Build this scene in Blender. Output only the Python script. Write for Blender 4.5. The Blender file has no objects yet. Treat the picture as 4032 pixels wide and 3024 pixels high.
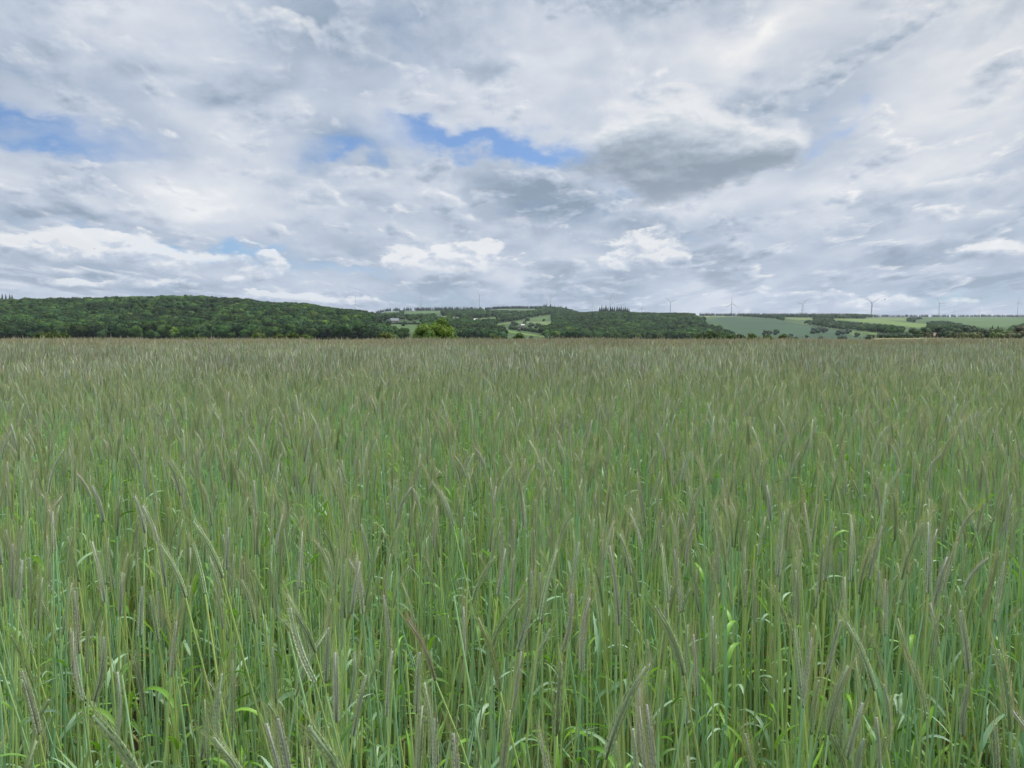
import bpy, math, random
import numpy as np
from mathutils import Vector, Matrix

random.seed(7)
RNG = np.random.default_rng(11)
scene = bpy.context.scene
COL = scene.collection
PI = math.pi

# ------------------------------------------------------------------ camera
F, CX, CY = 3029.0, 2016.0, 1512.0        # focal length and centre in photo pixels
HOR = 1294.0                              # row of the true horizon
PITCH = math.atan((CY - HOR) / F)
CAM_Z = 1.75
cam_d = bpy.data.cameras.new("camera")
cam = bpy.data.objects.new("camera", cam_d)
COL.objects.link(cam)
cam_d.sensor_width = 36.0
cam_d.lens = 36.0 * F / 4032.0
cam_d.clip_start, cam_d.clip_end = 0.05, 40000
cam.location = (0, 0, CAM_Z)
cam.rotation_euler = (PI / 2 - PITCH, 0, 0)
scene.camera = cam
cP, sP = math.cos(PITCH), math.sin(PITCH)


def ray(px, py):
    xc, yc = (px - CX) / F, (CY - py) / F
    return xc, cP + yc * sP, -sP + yc * cP


def at(px, py, Y):
    """world point on the line of sight of a photo pixel at northing Y"""
    dx, dy, dz = ray(px, py)
    return Vector((dx / dy * Y, Y, CAM_Z + dz / dy * Y))


def to_px(X, Y, Z):
    dz = Z - CAM_Z
    f = Y * cP - dz * sP
    u = Y * sP + dz * cP
    return CX + F * X / f, CY - F * u / f


# ------------------------------------------------------------------ colour management
scene.view_settings.view_transform = 'Standard'
scene.view_settings.look = 'None'
scene.view_settings.gamma = 1
scene.view_settings.exposure = 0.0
scene.cycles.max_bounces = 6
scene.cycles.diffuse_bounces = 2
scene.cycles.glossy_bounces = 2
scene.cycles.transmission_bounces = 3
scene.cycles.transparent_max_bounces = 6
scene.cycles.volume_bounces = 0
scene.cycles.caustics_reflective = False
scene.cycles.caustics_refractive = False

SUN_EL, SUN_AZ = math.radians(56), math.radians(62)     # azimuth clockwise from the view direction
sun_d = bpy.data.lights.new("sun", 'SUN')
sun_d.energy = 2.7
sun_d.angle = math.radians(10)
sun_d.color = (1.0, 0.955, 0.88)
sun = bpy.data.objects.new("sun", sun_d)
COL.objects.link(sun)
SUN_DIR = Vector((math.sin(SUN_AZ) * math.cos(SUN_EL), math.cos(SUN_AZ) * math.cos(SUN_EL), math.sin(SUN_EL)))
sun.rotation_euler = SUN_DIR.to_track_quat('Z', 'Y').to_euler()
sun.location = (20, -20, 60)


# ------------------------------------------------------------------ world: blue sky behind a broken cloud layer
class NT:
    """small helper for writing node trees"""
    def __init__(self, nt):
        self.nt = nt

    def n(self, t, **kw):
        nd = self.nt.nodes.new(t)
        for k, v in kw.items():
            setattr(nd, k, v)
        return nd

    def put(self, sock, v):
        if isinstance(v, bpy.types.NodeSocket):
            self.nt.links.new(v, sock)
        elif v is not None:
            sock.default_value = v

    def m(self, op, a, b=None, c=None, clamp=False):
        nd = self.n('ShaderNodeMath', operation=op, use_clamp=clamp)
        self.put(nd.inputs[0], a); self.put(nd.inputs[1], b); self.put(nd.inputs[2], c)
        return nd.outputs[0]

    def v(self, op, a, b=None, s=None):
        nd = self.n('ShaderNodeVectorMath', operation=op)
        self.put(nd.inputs[0], a); self.put(nd.inputs[1], b)
        if s is not None:
            self.put(nd.inputs['Scale'], s)
        return nd.outputs[1] if op in ('DOT_PRODUCT', 'LENGTH') else nd.outputs[0]

    def noise(self, vec, scale, detail=4, rough=0.5, dist=0.0, color=False, lac=2.0):
        nd = self.n('ShaderNodeTexNoise')
        self.put(nd.inputs['Vector'], vec)
        nd.inputs['Scale'].default_value = scale
        nd.inputs['Detail'].default_value = detail
        nd.inputs['Roughness'].default_value = rough
        nd.inputs['Lacunarity'].default_value = lac
        nd.inputs['Distortion'].default_value = dist
        return nd.outputs['Color' if color else 'Fac']

    def rng(self, x, a, b, c=0.0, d=1.0, smooth=True):
        nd = self.n('ShaderNodeMapRange', interpolation_type='SMOOTHSTEP' if smooth else 'LINEAR')
        self.put(nd.inputs[0], x)
        for i, q in enumerate((a, b, c, d)):
            nd.inputs[i + 1].default_value = q
        return nd.outputs[0]

    def mix(self, f, a, b, mode='MIX'):
        nd = self.n('ShaderNodeMix', data_type='RGBA', blend_type=mode)
        self.put(nd.inputs[0], f)
        self.put(nd.inputs[6], a if isinstance(a, bpy.types.NodeSocket) else (*a, 1))
        self.put(nd.inputs[7], b if isinstance(b, bpy.types.NodeSocket) else (*b, 1))
        return nd.outputs[2]

    def ramp(self, x, stops, interp='LINEAR'):
        nd = self.n('ShaderNodeValToRGB')
        cr = nd.color_ramp
        cr.interpolation = interp
        while len(cr.elements) < len(stops):
            cr.elements.new(0.5)
        for e, (p, c) in zip(cr.elements, stops):
            e.position = p; e.color = (*c, 1)
        self.put(nd.inputs[0], x)
        return nd.outputs[0]


world = bpy.data.worlds.new("World")
scene.world = world
world.use_nodes = True
W = NT(world.node_tree)
world.node_tree.nodes.clear()
gen = W.n('ShaderNodeTexCoord').outputs['Generated']
dirv = W.v('NORMALIZE', gen)
sep = W.n('ShaderNodeSeparateXYZ'); W.put(sep.inputs[0], dirv)
dx, dy, dz = sep.outputs
az = W.m('ARCTAN2', dx, dy)
el = W.m('ARCSINE', dz)
comb = W.n('ShaderNodeCombineXYZ'); W.put(comb.inputs[0], az); W.put(comb.inputs[1], el)
uv = W.v('SCALE', comb.outputs[0], s=F / 1000)
# the splats that place single clouds and gaps are ragged: their position is warped by noise of the direction
stretch = W.v('MULTIPLY', dirv, (1, 1, 1.9))
w1 = W.v('SCALE', W.v('SUBTRACT', W.noise(stretch, 7.0, 3, 0.55, color=True), (0.5, 0.5, 0.5)), s=0.30)
w2 = W.v('SCALE', W.v('SUBTRACT', W.noise(stretch, 26.0, 5, 0.6, color=True), (0.5, 0.5, 0.5)), s=0.13)
uvw = W.v('ADD', W.v('ADD', uv, w1), w2)
uvc = W.v('ADD', uv, W.v('SCALE', w2, s=0.55))


def splat(px, py, rx, ry, rot=0.0, crisp=False, hard=False):
    d = Vector(ray(px, py)).normalized()
    nd = W.n('ShaderNodeMapping', vector_type='TEXTURE')
    W.put(nd.inputs['Vector'], uvc if crisp else uvw)
    nd.inputs['Location'].default_value = (math.atan2(d.x, d.y) * F / 1000, math.asin(d.z) * F / 1000, 0)
    nd.inputs['Rotation'].default_value = (0, 0, math.radians(rot))
    nd.inputs['Scale'].default_value = (rx / 1000, ry / 1000, 1)
    g = W.n('ShaderNodeTexGradient', gradient_type='SPHERICAL' if hard else 'QUADRATIC_SPHERE')
    W.put(g.inputs[0], nd.outputs[0])
    if hard:
        return W.rng(g.outputs['Fac'], 0.05, 0.55)
    return g.outputs['Fac']


def total(items, start):
    acc = start
    for amp, *args in items:
        kw = args[-1] if isinstance(args[-1], dict) else {}
        a = [q for q in args if not isinstance(q, dict)]
        acc = W.m('MULTIPLY_ADD', splat(*a, **kw), amp, acc)
    return acc


# cloud co-ordinates: clouds shrink and flatten towards the horizon
zc = W.m('ADD', W.m('MAXIMUM', dz, 0.0), 0.06)
pc = W.n('ShaderNodeCombineXYZ')
W.put(pc.inputs[0], W.m('MULTIPLY', az, W.m('MULTIPLY', 1.45, W.m('POWER', zc, -0.55))))
W.put(pc.inputs[1], W.m('MULTIPLY', W.m('LOGARITHM', zc, math.e), 1.55))
q = pc.outputs[0]
qw = W.v('ADD', q, W.v('SCALE', W.v('SUBTRACT', W.noise(q, 2.2, 3, 0.5, color=True), (0.5, 0.5, 0.5)), s=0.22))
heap = W.v('MULTIPLY', dirv, (1, 1, 2.0))
nC = W.noise(heap, 11.0, 7, 0.55, 0.2)
nC2 = W.noise(W.v('ADD', heap, (0.006, 0, 0.020)), 11.0, 7, 0.55, 0.2)
relC = W.m('SUBTRACT', nC, nC2)
nE = W.noise(heap, 30.0, 6, 0.58, 0.2)
nE2 = W.noise(W.v('ADD', heap, (0.003, 0, 0.009)), 30.0, 6, 0.58, 0.2)
relE = W.m('SUBTRACT', nE, nE2)
UP = (0.030, 0.050, 0)


def deck(off, scale, rough, t, soft, extra, thick):
    """one broken layer of cloud: how much of it is there, how thick it is, and which sides face the light"""
    p0 = W.v('ADD', qw, off)
    d = W.noise(p0, scale, 8, rough, 0.15)
    d2 = W.noise(W.v('ADD', p0, UP), scale, 8, rough, 0.15)
    dd = W.m('ADD', W.m('MULTIPLY_ADD', d, 1.9, -0.45), extra)
    return W.rng(dd, t, t + soft), W.rng(dd, t + 0.03, t + thick), W.m('SUBTRACT', d, d2)


GAPS = [  # blue gaps in the cloud
    (1.5, 1770, 570, 760, 115, 0), (0.7, 1580, 520, 340, 75, -18), (1.3, 2120, 585, 540, 100, 3), (1.0, 1350, 620, 380, 70, -4),
    (1.1, 60, 495, 560, 85, -5), (1.0, 120, 590, 640, 80, 3), (0.5, 480, 520, 380, 70, -8),
    (0.5, 3330, 470, 220, 70, 25), (0.45, 3170, 590, 220, 90, 38),
    (1.0, 640, 955, 760, 60, -4), (0.9, 950, 1010, 520, 48, -4), (0.8, 1420, 1062, 420, 40, 0), (0.4, 700, 180, 320, 80, -20),
    (0.35, 2900, 960, 600, 60, 3), (0.55, 1750, 1160, 800, 65, 0), (0.55, 3800, 1190, 600, 65, 0), (0.4, 150, 300, 600, 110, -5),
]
gap = total(GAPS, 0.0)
C = {'crisp': True}


def heaps(items, k, lo, hi, k2=0.0):
    """a layer of single clouds: mask with billowing edges, and height within the cloud (-1 base .. 1 top)"""
    acc, gy = 0.0, 0.0
    for px, py, rx, ry, rot in items:
        d = Vector(ray(px, py)).normalized()
        nd = W.n('ShaderNodeMapping', vector_type='TEXTURE')
        W.put(nd.inputs['Vector'], uvc)
        nd.inputs['Location'].default_value = (math.atan2(d.x, d.y) * F / 1000, math.asin(d.z) * F / 1000, 0)
        nd.inputs['Rotation'].default_value = (0, 0, math.radians(rot))
        nd.inputs['Scale'].default_value = (rx / 1000, ry / 1000, 1)
        w = W.m('MAXIMUM', W.m('SUBTRACT', 1.0, W.v('LENGTH', nd.outputs[0])), 0.0)
        sx = W.n('ShaderNodeSeparateXYZ'); W.put(sx.inputs[0], nd.outputs[0])
        acc = W.m('ADD', acc, w)
        gy = W.m('MULTIPLY_ADD', w, sx.outputs[1], gy)
    g = W.m('DIVIDE', gy, W.m('MAXIMUM', acc, 0.001))
    edge = W.m('MULTIPLY_ADD', W.m('SUBTRACT', nE, 0.5), k2, W.m('MULTIPLY', W.m('SUBTRACT', nC, 0.5), k))
    body = W.m('MULTIPLY', W.m('GREATER_THAN', acc, 0.0005), W.m('ADD', edge, acc))
    return W.rng(body, lo, hi), g


LIGHT = [  # broad bright and dim stretches of the layer
    (0.34, 2850, 240, 900, 330, 15), (0.12, 3950, 250, 900, 800, 20), (0.24, 2350, 180, 500, 230, 0), (0.22, 2450, 400, 600, 160, 0),
    (0.30, 3700, 760, 900, 330, 8), (0.24, 600, 720, 1000, 160, -6), (0.30, 1500, 760, 700, 110, -6), (0.16, 1750, 330, 700, 220, -10),
    (0.22, 900, 540, 380, 130, -12), (0.14, 650, 420, 700, 110, -12), (0.26, 2400, 740, 330, 70, -12), (0.24, 2620, 850, 330, 70, 5),
    (0.16, 1900, 40, 900, 120, 0), (0.26, 3050, 130, 420, 150, 50), (0.2, 400, 60, 500, 110, 0), (0.2, 3650, 300, 400, 200, 20),
    (0.16, 3250, 800, 500, 130, 8), (0.18, 850, 830, 900, 90, -3),
    (-0.60, 2030, 800, 420, 170, -4), (-0.26, 2250, 830, 300, 120, -10), (-0.42, 960, 400, 300, 120, 12), (-0.26, 1080, 370, 220, 80, 0),
    (-0.30, 150, 300, 900, 170, -5), (-0.36, 2720, 30, 700, 150, 0), (-0.44, 2650, 335, 260, 90, 5), (-0.44, 2930, 395, 260, 85, 12),
    (-0.22, 3450, 240, 420, 130, 10), (-0.50, 1850, 1150, 1200, 110, 0), (-0.30, 2300, 1080, 700, 90, 0), (-0.42, 3800, 1150, 900, 110, 0),
    (-0.34, 3000, 930, 900, 130, 4), (-0.26, 3300, 1040, 1000, 100, 2), (-0.26, 250, 1160, 700, 70, 0), (-0.26, 760, 1150, 700, 90, 0),
    (-0.3, 370, 705, 260, 80, 0), (-0.2, 330, 840, 700, 90, -3), (-0.18, 1330, 900, 900, 80, -3), (-0.26, 1350, 590, 600, 120, -10),
    (-0.22, 1430, 160, 500, 160, -25), (-0.26, 30, 840, 500, 150, 0),
]
lit = total(LIGHT, 0.0)
RAMP = [(0.0, (0.245, 0.320, 0.410)), (0.22, (0.345, 0.425, 0.535)), (0.45, (0.480, 0.550, 0.660)),
        (0.66, (0.615, 0.665, 0.750)), (0.85, (0.745, 0.775, 0.825)), (1.0, (0.90, 0.905, 0.91))]
# high veil
nA = W.noise(W.v('ADD', qw, (3.1, 0.4, 0)), 1.25, 6, 0.5, 0.2)
ba = W.m('ADD', W.m('MULTIPLY_ADD', W.m('SUBTRACT', nA, 0.5), 1.9, 0.47), W.m('MULTIPLY', lit, 0.85))
ba = W.m('ADD', ba, W.m('MULTIPLY', relC, 0.35))
veil_c = W.ramp(ba, RAMP)
veil = W.rng(W.m('SUBTRACT', W.m('MULTIPLY_ADD', W.m('SUBTRACT', nA, 0.5), 1.3, W.m('MULTIPLY_ADD', W.m('SUBTRACT', nC, 0.5), 0.8, 1.02)), gap), -0.15, 1.0, 0.10, 1.0)
# broken stratocumulus in front of it, larger clouds first
less = W.m('MULTIPLY', gap, -0.42)
m1, t1, r1 = deck((7.7, 2.2, 0), 2.2, 0.52, 0.42, 0.26, W.m('MULTIPLY_ADD', lit, -0.34, less), 0.42)
b1 = W.m('ADD', W.m('MULTIPLY_ADD', t1, -0.55, 0.66), W.m('ADD', W.m('MULTIPLY', r1, 1.9), W.m('MULTIPLY_ADD', relC, 1.3, W.m('MULTIPLY', lit, 0.75))))
m2, t2, r2 = deck((1.3, 8.4, 0), 4.4, 0.55, 0.50, 0.22, W.m('MULTIPLY_ADD', lit, -0.25, less), 0.40)
b2 = W.m('ADD', W.m('MULTIPLY_ADD', t2, -0.50, 0.68), W.m('ADD', W.m('MULTIPLY', r2, W.rng(el, math.radians(4), math.radians(14), 3.2, 1.9)), W.m('MULTIPLY_ADD', relE, 1.2, W.m('MULTIPLY', lit, 0.75))))
GREY = [(2640, 505, 300, 160, 0), (2830, 555, 330, 140, 0), (2440, 590, 280, 120, 0), (2650, 635, 450, 140, 0), (2690, 700, 330, 120, 5), (3030, 590, 170, 90, -5)]
gm, gg = heaps(GREY, 2.4, 0.10, 0.85, 0.8)
gb = W.m('MULTIPLY_ADD', gg, 1.5, 0.36)
gb = W.m('ADD', gb, W.m('MULTIPLY', W.m('SUBTRACT', nC, 0.5), 0.7))
gb = W.m('ADD', gb, W.m('MULTIPLY', relC, 1.3))
gb = W.m('ADD', gb, W.m('MULTIPLY', relE, 0.6))
gb = W.m('ADD', gb, W.m('MULTIPLY', W.m('SUBTRACT', 1.0, gm), 0.30))
grey_c = W.ramp(gb, [(0.0, (0.265, 0.325, 0.395)), (0.3, (0.355, 0.420, 0.495)), (0.55, (0.495, 0.560, 0.645)), (0.8, (0.65, 0.70, 0.755)), (1.0, (0.80, 0.82, 0.85))])
WHITE = [(330, 985, 330, 85, 0), (130, 1000, 200, 70, 0), (412, 935, 80, 30, 0), (560, 1040, 240, 60, -3), (900, 1025, 230, 60, 0), (545, 1120, 240, 34, 0), (270, 1122, 200, 28, 0),
         (1060, 1085, 170, 50, 8), (1700, 1010, 200, 105, 3), (1850, 1040, 200, 110, 0), (1640, 1050, 150, 70, 0), (2520, 1000, 210, 95, 5), (2440, 1040, 120, 60, 0), (2600, 1040, 140, 60, 0),
         (3900, 1000, 200, 50, 4), (3520, 1190, 260, 46, 0), (3150, 1165, 240, 34, 0), (1150, 1180, 240, 36, 0), (1480, 1200, 230, 36, 0)]
wm, wg = heaps(WHITE, 2.8, 0.14, 0.44, 0.8)
wb = W.m('MULTIPLY_ADD', wg, 0.95, 0.68)
wb = W.m('ADD', wb, W.m('MULTIPLY', relC, 3.2))
wb = W.m('ADD', wb, W.m('MULTIPLY', relE, 1.6))
wb = W.m('ADD', wb, W.m('MULTIPLY', W.m('SUBTRACT', nC, 0.5), 1.0))
white_c = W.ramp(wb, RAMP[:-1] + [(1.0, (0.93, 0.93, 0.92))])
# thin warm light where the sun stands behind the cloud, off to the right
sd = W.v('DOT_PRODUCT', dirv, tuple(SUN_DIR))
warm = W.rng(sd, 0.45, 1.0)
def warmed(c):
    return W.v('SCALE', W.mix(W.m('MULTIPLY', warm, 0.8), c, W.mix(1.0, c, (1.12, 1.05, 0.93), 'MULTIPLY')), s=1 / STR)


STR = 0.1
sky = W.n('ShaderNodeTexSky', sky_type='NISHITA')
sky.sun_disc = False
sky.sun_elevation = SUN_EL
sky.sun_rotation = SUN_AZ
sky.air_density, sky.dust_density, sky.ozone_density = 1.0, 0.3, 2.0
blue = W.mix(1.0, sky.outputs[0], (0.62, 0.86, 1.18), 'MULTIPLY')
col = W.mix(veil, blue, warmed(veil_c))
col = W.mix(W.m('MULTIPLY', m1, 0.80), col, warmed(W.ramp(b1, RAMP)))
col = W.mix(W.m('MULTIPLY', m2, 0.80), col, warmed(W.ramp(b2, RAMP)))
col = W.mix(W.m('MULTIPLY', W.m('MULTIPLY', wm, 0.80), W.rng(wg, -0.70, 0.20)), col, warmed(white_c))
col = W.mix(W.m('MULTIPLY', W.m('MULTIPLY', gm, 0.94), W.rng(gg, -0.95, -0.30, 0.5, 1.0)), col, warmed(grey_c))
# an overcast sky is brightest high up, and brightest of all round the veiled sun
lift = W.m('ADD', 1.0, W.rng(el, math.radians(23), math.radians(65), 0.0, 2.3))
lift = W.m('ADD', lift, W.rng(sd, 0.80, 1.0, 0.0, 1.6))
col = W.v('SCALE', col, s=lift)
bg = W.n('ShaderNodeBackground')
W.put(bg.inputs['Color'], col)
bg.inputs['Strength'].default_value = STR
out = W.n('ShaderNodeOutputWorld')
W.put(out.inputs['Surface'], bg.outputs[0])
world.cycles.sampling_method = 'MANUAL'
world.cycles.sample_map_resolution = 512


# ------------------------------------------------------------------ mesh and object helpers
def tag(o, label=None, cat=None, group=None, kind=None):
    for k, v in (('label', label), ('category', cat), ('group', group), ('kind', kind)):
        if v:
            o[k] = v
    return o


class MB:
    """collects triangles with a colour per vertex and a material slot per face"""
    def __init__(self):
        self.V, self.T, self.C, self.M, self.n = [], [], [], [], 0

    def add(self, v, t, c=(1, 1, 1), m=0):
        v = np.asarray(v, float).reshape(-1, 3)
        t = np.asarray(t, int).reshape(-1, 3)
        self.V.append(v); self.T.append(t + self.n)
        c = np.asarray(c, float)
        self.C.append(np.tile(c, (len(v), 1)) if c.ndim == 1 else c)
        self.M.append(np.full(len(t), m) if np.isscalar(m) else np.asarray(m))
        self.n += len(v)

    def arrays(self):
        return np.vstack(self.V), np.vstack(self.T), np.vstack(self.C), np.concatenate(self.M)

    def merge(self, arr, mat4=None, tint=None):
        v, t, c, m = arr
        if mat4 is not None:
            v = v @ mat4[:3, :3].T + mat4[:3, 3]
        self.add(v, t, c if tint is None else c * tint, m)

    def box(self, lo, hi, c=(1, 1, 1), m=0):
        x0, y0, z0 = lo; x1, y1, z1 = hi
        v = [(x0, y0, z0), (x1, y0, z0), (x1, y1, z0), (x0, y1, z0), (x0, y0, z1), (x1, y0, z1), (x1, y1, z1), (x0, y1, z1)]
        q = [(0, 3, 2, 1), (4, 5, 6, 7), (0, 1, 5, 4), (1, 2, 6, 5), (2, 3, 7, 6), (3, 0, 4, 7)]
        self.add(v, [t for a, b, cc, d in q for t in ((a, b, cc), (a, cc, d))], c, m)

    def tube(self, pts, rad, n=5, c=(1, 1, 1), m=0, cap=True):
        pts = np.asarray(pts, float)
        k = len(pts)
        rad = np.broadcast_to(np.asarray(rad, float), (k,))
        d = np.gradient(pts, axis=0)
        d /= np.linalg.norm(d, axis=1)[:, None] + 1e-12
        ref = np.array((1.0, 0, 0)) if abs(d[0, 0]) < 0.8 else np.array((0, 1.0, 0))
        a = np.cross(d, ref); a /= np.linalg.norm(a, axis=1)[:, None]
        b = np.cross(d, a)
        th = np.arange(n) * 2 * PI / n
        v = pts[:, None] + rad[:, None, None] * (np.cos(th)[None, :, None] * a[:, None] + np.sin(th)[None, :, None] * b[:, None])
        t = []
        for i in range(k - 1):
            for j in range(n):
                p, q = i * n + j, i * n + (j + 1) % n
                t += [(p, p + n, q), (q, p + n, q + n)]
        v = v.reshape(-1, 3)
        if cap:
            v = np.vstack((v, pts[:1], pts[-1:]))
            for j in range(n):
                t += [(k * n, j, (j + 1) % n), (k * n + 1, (k - 1) * n + (j + 1) % n, (k - 1) * n + j)]
        cc = np.asarray(c, float)
        if cc.ndim == 2:
            cc = np.repeat(cc, n, axis=0)
            if cap:
                cc = np.vstack((cc, cc[:1], cc[-1:]))
        self.add(v, t, cc, m)

    def mesh(self, name, mats, smooth=True):
        return arr_mesh(name, self.arrays(), mats, smooth)

    def obj(self, name, mats, parent=None, smooth=True, loc=None):
        o = bpy.data.objects.new(name, self.mesh(name, mats, smooth))
        COL.objects.link(o)
        o.parent = parent
        if loc is not None:
            o.location = loc
        return o


def arr_mesh(name, arr, mats, smooth=True):
    v, t, c, m = arr
    me = bpy.data.meshes.new(name)
    me.vertices.add(len(v)); me.vertices.foreach_set('co', v.astype(np.float32).ravel())
    me.loops.add(len(t) * 3); me.loops.foreach_set('vertex_index', t.astype(np.int32).ravel())
    me.polygons.add(len(t))
    me.polygons.foreach_set('loop_start', np.arange(0, len(t) * 3, 3, dtype=np.int32))
    me.polygons.foreach_set('loop_total', np.full(len(t), 3, dtype=np.int32))
    me.polygons.foreach_set('material_index', m.astype(np.int32))
    me.polygons.foreach_set('use_smooth', np.full(len(t), smooth))
    a = me.color_attributes.new('col', 'FLOAT_COLOR', 'POINT')
    a.data.foreach_set('color', np.hstack((c, np.ones((len(c), 1)))).astype(np.float32).ravel())
    for q in (mats if isinstance(mats, (list, tuple)) else [mats]):
        me.materials.append(q)
    me.update(calc_edges=True)
    return me


def empty(name, loc=(0, 0, 0), rz=0.0, label=None, cat=None, group=None):
    o = bpy.data.objects.new(name, None)
    COL.objects.link(o)
    o.location = loc
    o.rotation_euler = (0, 0, rz)
    o.empty_display_size = 0.1
    return tag(o, label, cat, group)


def scatter(name, pos, rot, scl, idx, coll, kind='stuff'):
    """one object whose points carry copies of the meshes in a collection (for what nobody could count)"""
    pos = np.asarray(pos, np.float32)
    me = bpy.data.meshes.new(name)
    me.vertices.add(len(pos)); me.vertices.foreach_set('co', pos.ravel())
    for nm, ty, arr in (('rot', 'FLOAT_VECTOR', rot), ('scl', 'FLOAT_VECTOR', scl)):
        me.attributes.new(nm, ty, 'POINT').data.foreach_set('vector', np.asarray(arr, np.float32).ravel())
    me.attributes.new('idx', 'INT', 'POINT').data.foreach_set('value', np.asarray(idx, np.int32))
    me.update()
    o = bpy.data.objects.new(name, me)
    COL.objects.link(o)
    ng = bpy.data.node_groups.new(name + '_nodes', 'GeometryNodeTree')
    ng.interface.new_socket('Geometry', in_out='INPUT', socket_type='NodeSocketGeometry')
    ng.interface.new_socket('Geometry', in_out='OUTPUT', socket_type='NodeSocketGeometry')
    N, L = ng.nodes, ng.links
    gi, go = N.new('NodeGroupInput'), N.new('NodeGroupOutput')
    ip = N.new('GeometryNodeInstanceOnPoints')
    ci = N.new('GeometryNodeCollectionInfo')
    ci.inputs['Collection'].default_value = coll
    ci.inputs['Separate Children'].default_value = True
    ci.inputs['Reset Children'].default_value = True
    L.new(gi.outputs[0], ip.inputs['Points'])
    L.new(ci.outputs[0], ip.inputs['Instance'])
    ip.inputs['Pick Instance'].default_value = True

    def attr(nm, ty):
        a = N.new('GeometryNodeInputNamedAttribute'); a.data_type = ty
        a.inputs[0].default_value = nm
        return a.outputs[0]
    er = N.new('FunctionNodeEulerToRotation')
    L.new(attr('rot', 'FLOAT_VECTOR'), er.inputs[0])
    L.new(er.outputs[0], ip.inputs['Rotation'])
    L.new(attr('scl', 'FLOAT_VECTOR'), ip.inputs['Scale'])
    L.new(attr('idx', 'INT'), ip.inputs['Instance Index'])
    L.new(ip.outputs[0], go.inputs[0])
    o.modifiers.new('scatter', 'NODES').node_group = ng
    o['kind'] = kind
    return o


# ------------------------------------------------------------------ materials
def material(name):
    m = bpy.data.materials.new(name)
    m.use_nodes = True
    m.node_tree.nodes.clear()
    return m, NT(m.node_tree)


def plant_mat(name, rough=0.55, spec=0.3, trans=0.25, var=0.35, hue=0.25, nscale=None, gain=1.0, warmer=(1.25, 1.05, 0.75), stand=0):
    """leaf-like surface: its own colour times a variation from plant to plant, part of the light passing through"""
    m, t = material(name)
    a = t.n('ShaderNodeAttribute', attribute_name='col').outputs['Color']
    r = t.n('ShaderNodeObjectInfo').outputs['Random']
    c = t.mix(1.0, a, W_gray(t, t.m('MULTIPLY_ADD', r, var, gain * (1 - var / 2))), 'MULTIPLY')
    r2 = t.m('FRACT', t.m('MULTIPLY', r, 17.31))
    c = t.mix(t.m('MULTIPLY', r2, hue), c, t.mix(1.0, c, warmer, 'MULTIPLY'))
    if stand:                                          # stands of one species: broad patches of tone across a wood
        loc = t.n('ShaderNodeObjectInfo').outputs['Location']
        c = t.mix(1.0, c, W_gray(t, t.rng(t.noise(loc, stand, 3, 0.6), 0.32, 0.68, 0.62, 1.60)), 'MULTIPLY')
        c = t.mix(t.rng(t.noise(loc, stand * 1.7, 2, 0.5), 0.5, 0.75, 0, 0.7), c, t.mix(1.0, c, (1.25, 1.0, 0.9), 'MULTIPLY'))
    if nscale:
        pos = t.n('ShaderNodeTexCoord').outputs['Object']
        c = t.mix(1.0, c, W_gray(t, t.rng(t.noise(pos, nscale, 3, 0.6), 0.3, 0.7, 0.72, 1.25)), 'MULTIPLY')
    p = t.n('ShaderNodeBsdfPrincipled')
    t.put(p.inputs['Base Color'], c)
    p.inputs['Roughness'].default_value = rough
    p.inputs['Specular IOR Level'].default_value = spec
    o = t.n('ShaderNodeOutputMaterial')
    if trans:
        tr = t.n('ShaderNodeBsdfTranslucent')
        t.put(tr.inputs[0], t.mix(1.0, c, (1.1, 1.25, 0.7), 'MULTIPLY'))
        mx = t.n('ShaderNodeMixShader'); mx.inputs[0].default_value = trans
        t.put(mx.inputs[1], p.outputs[0]); t.put(mx.inputs[2], tr.outputs[0])
        t.put(o.inputs[0], mx.outputs[0])
    else:
        t.put(o.inputs[0], p.outputs[0])
    return m


def W_gray(t, f):
    c = t.n('ShaderNodeCombineXYZ')
    for i in range(3):
        t.put(c.inputs[i], f)
    return c.outputs[0]


def ground_mat(name, c1, c2, scale, c3=None, s3=None, rough=0.9, aniso=(1, 1, 1), bump=0.0):
    m, t = material(name)
    pos = t.v('MULTIPLY', t.n('ShaderNodeNewGeometry').outputs['Position'], aniso)
    n1 = t.noise(pos, scale, 6, 0.62)
    c = t.mix(t.rng(n1, 0.34, 0.66), c1, c2)
    if c3:
        c = t.mix(t.rng(t.noise(pos, s3, 4, 0.55), 0.45, 0.68), c, c3)
    p = t.n('ShaderNodeBsdfPrincipled')
    t.put(p.inputs['Base Color'], c)
    p.inputs['Roughness'].default_value = rough
    p.inputs['Specular IOR Level'].default_value = 0.1
    if bump:
        b = t.n('ShaderNodeBump'); b.inputs['Strength'].default_value = bump
        b.inputs['Distance'].default_value = 0.05
        t.put(b.inputs['Height'], t.noise(pos, scale * 4, 5, 0.7)); t.put(p.inputs['Normal'], b.outputs[0])
    t.put(t.n('ShaderNodeOutputMaterial').inputs[0], p.outputs[0])
    return m


def plain_mat(name, c, rough=0.6, spec=0.3, var=0.15, scale=3.0, metal=0.0):
    m, t = material(name)
    pos = t.n('ShaderNodeTexCoord').outputs['Object']
    f = t.rng(t.noise(pos, scale, 5, 0.6), 0.3, 0.7, 1 - var, 1 + var)
    p = t.n('ShaderNodeBsdfPrincipled')
    t.put(p.inputs['Base Color'], t.mix(1.0, c, W_gray(t, f), 'MULTIPLY'))
    p.inputs['Roughness'].default_value = rough
    p.inputs['Specular IOR Level'].default_value = spec
    p.inputs['Metallic'].default_value = metal
    t.put(t.n('ShaderNodeOutputMaterial').inputs[0], p.outputs[0])
    return m


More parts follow.
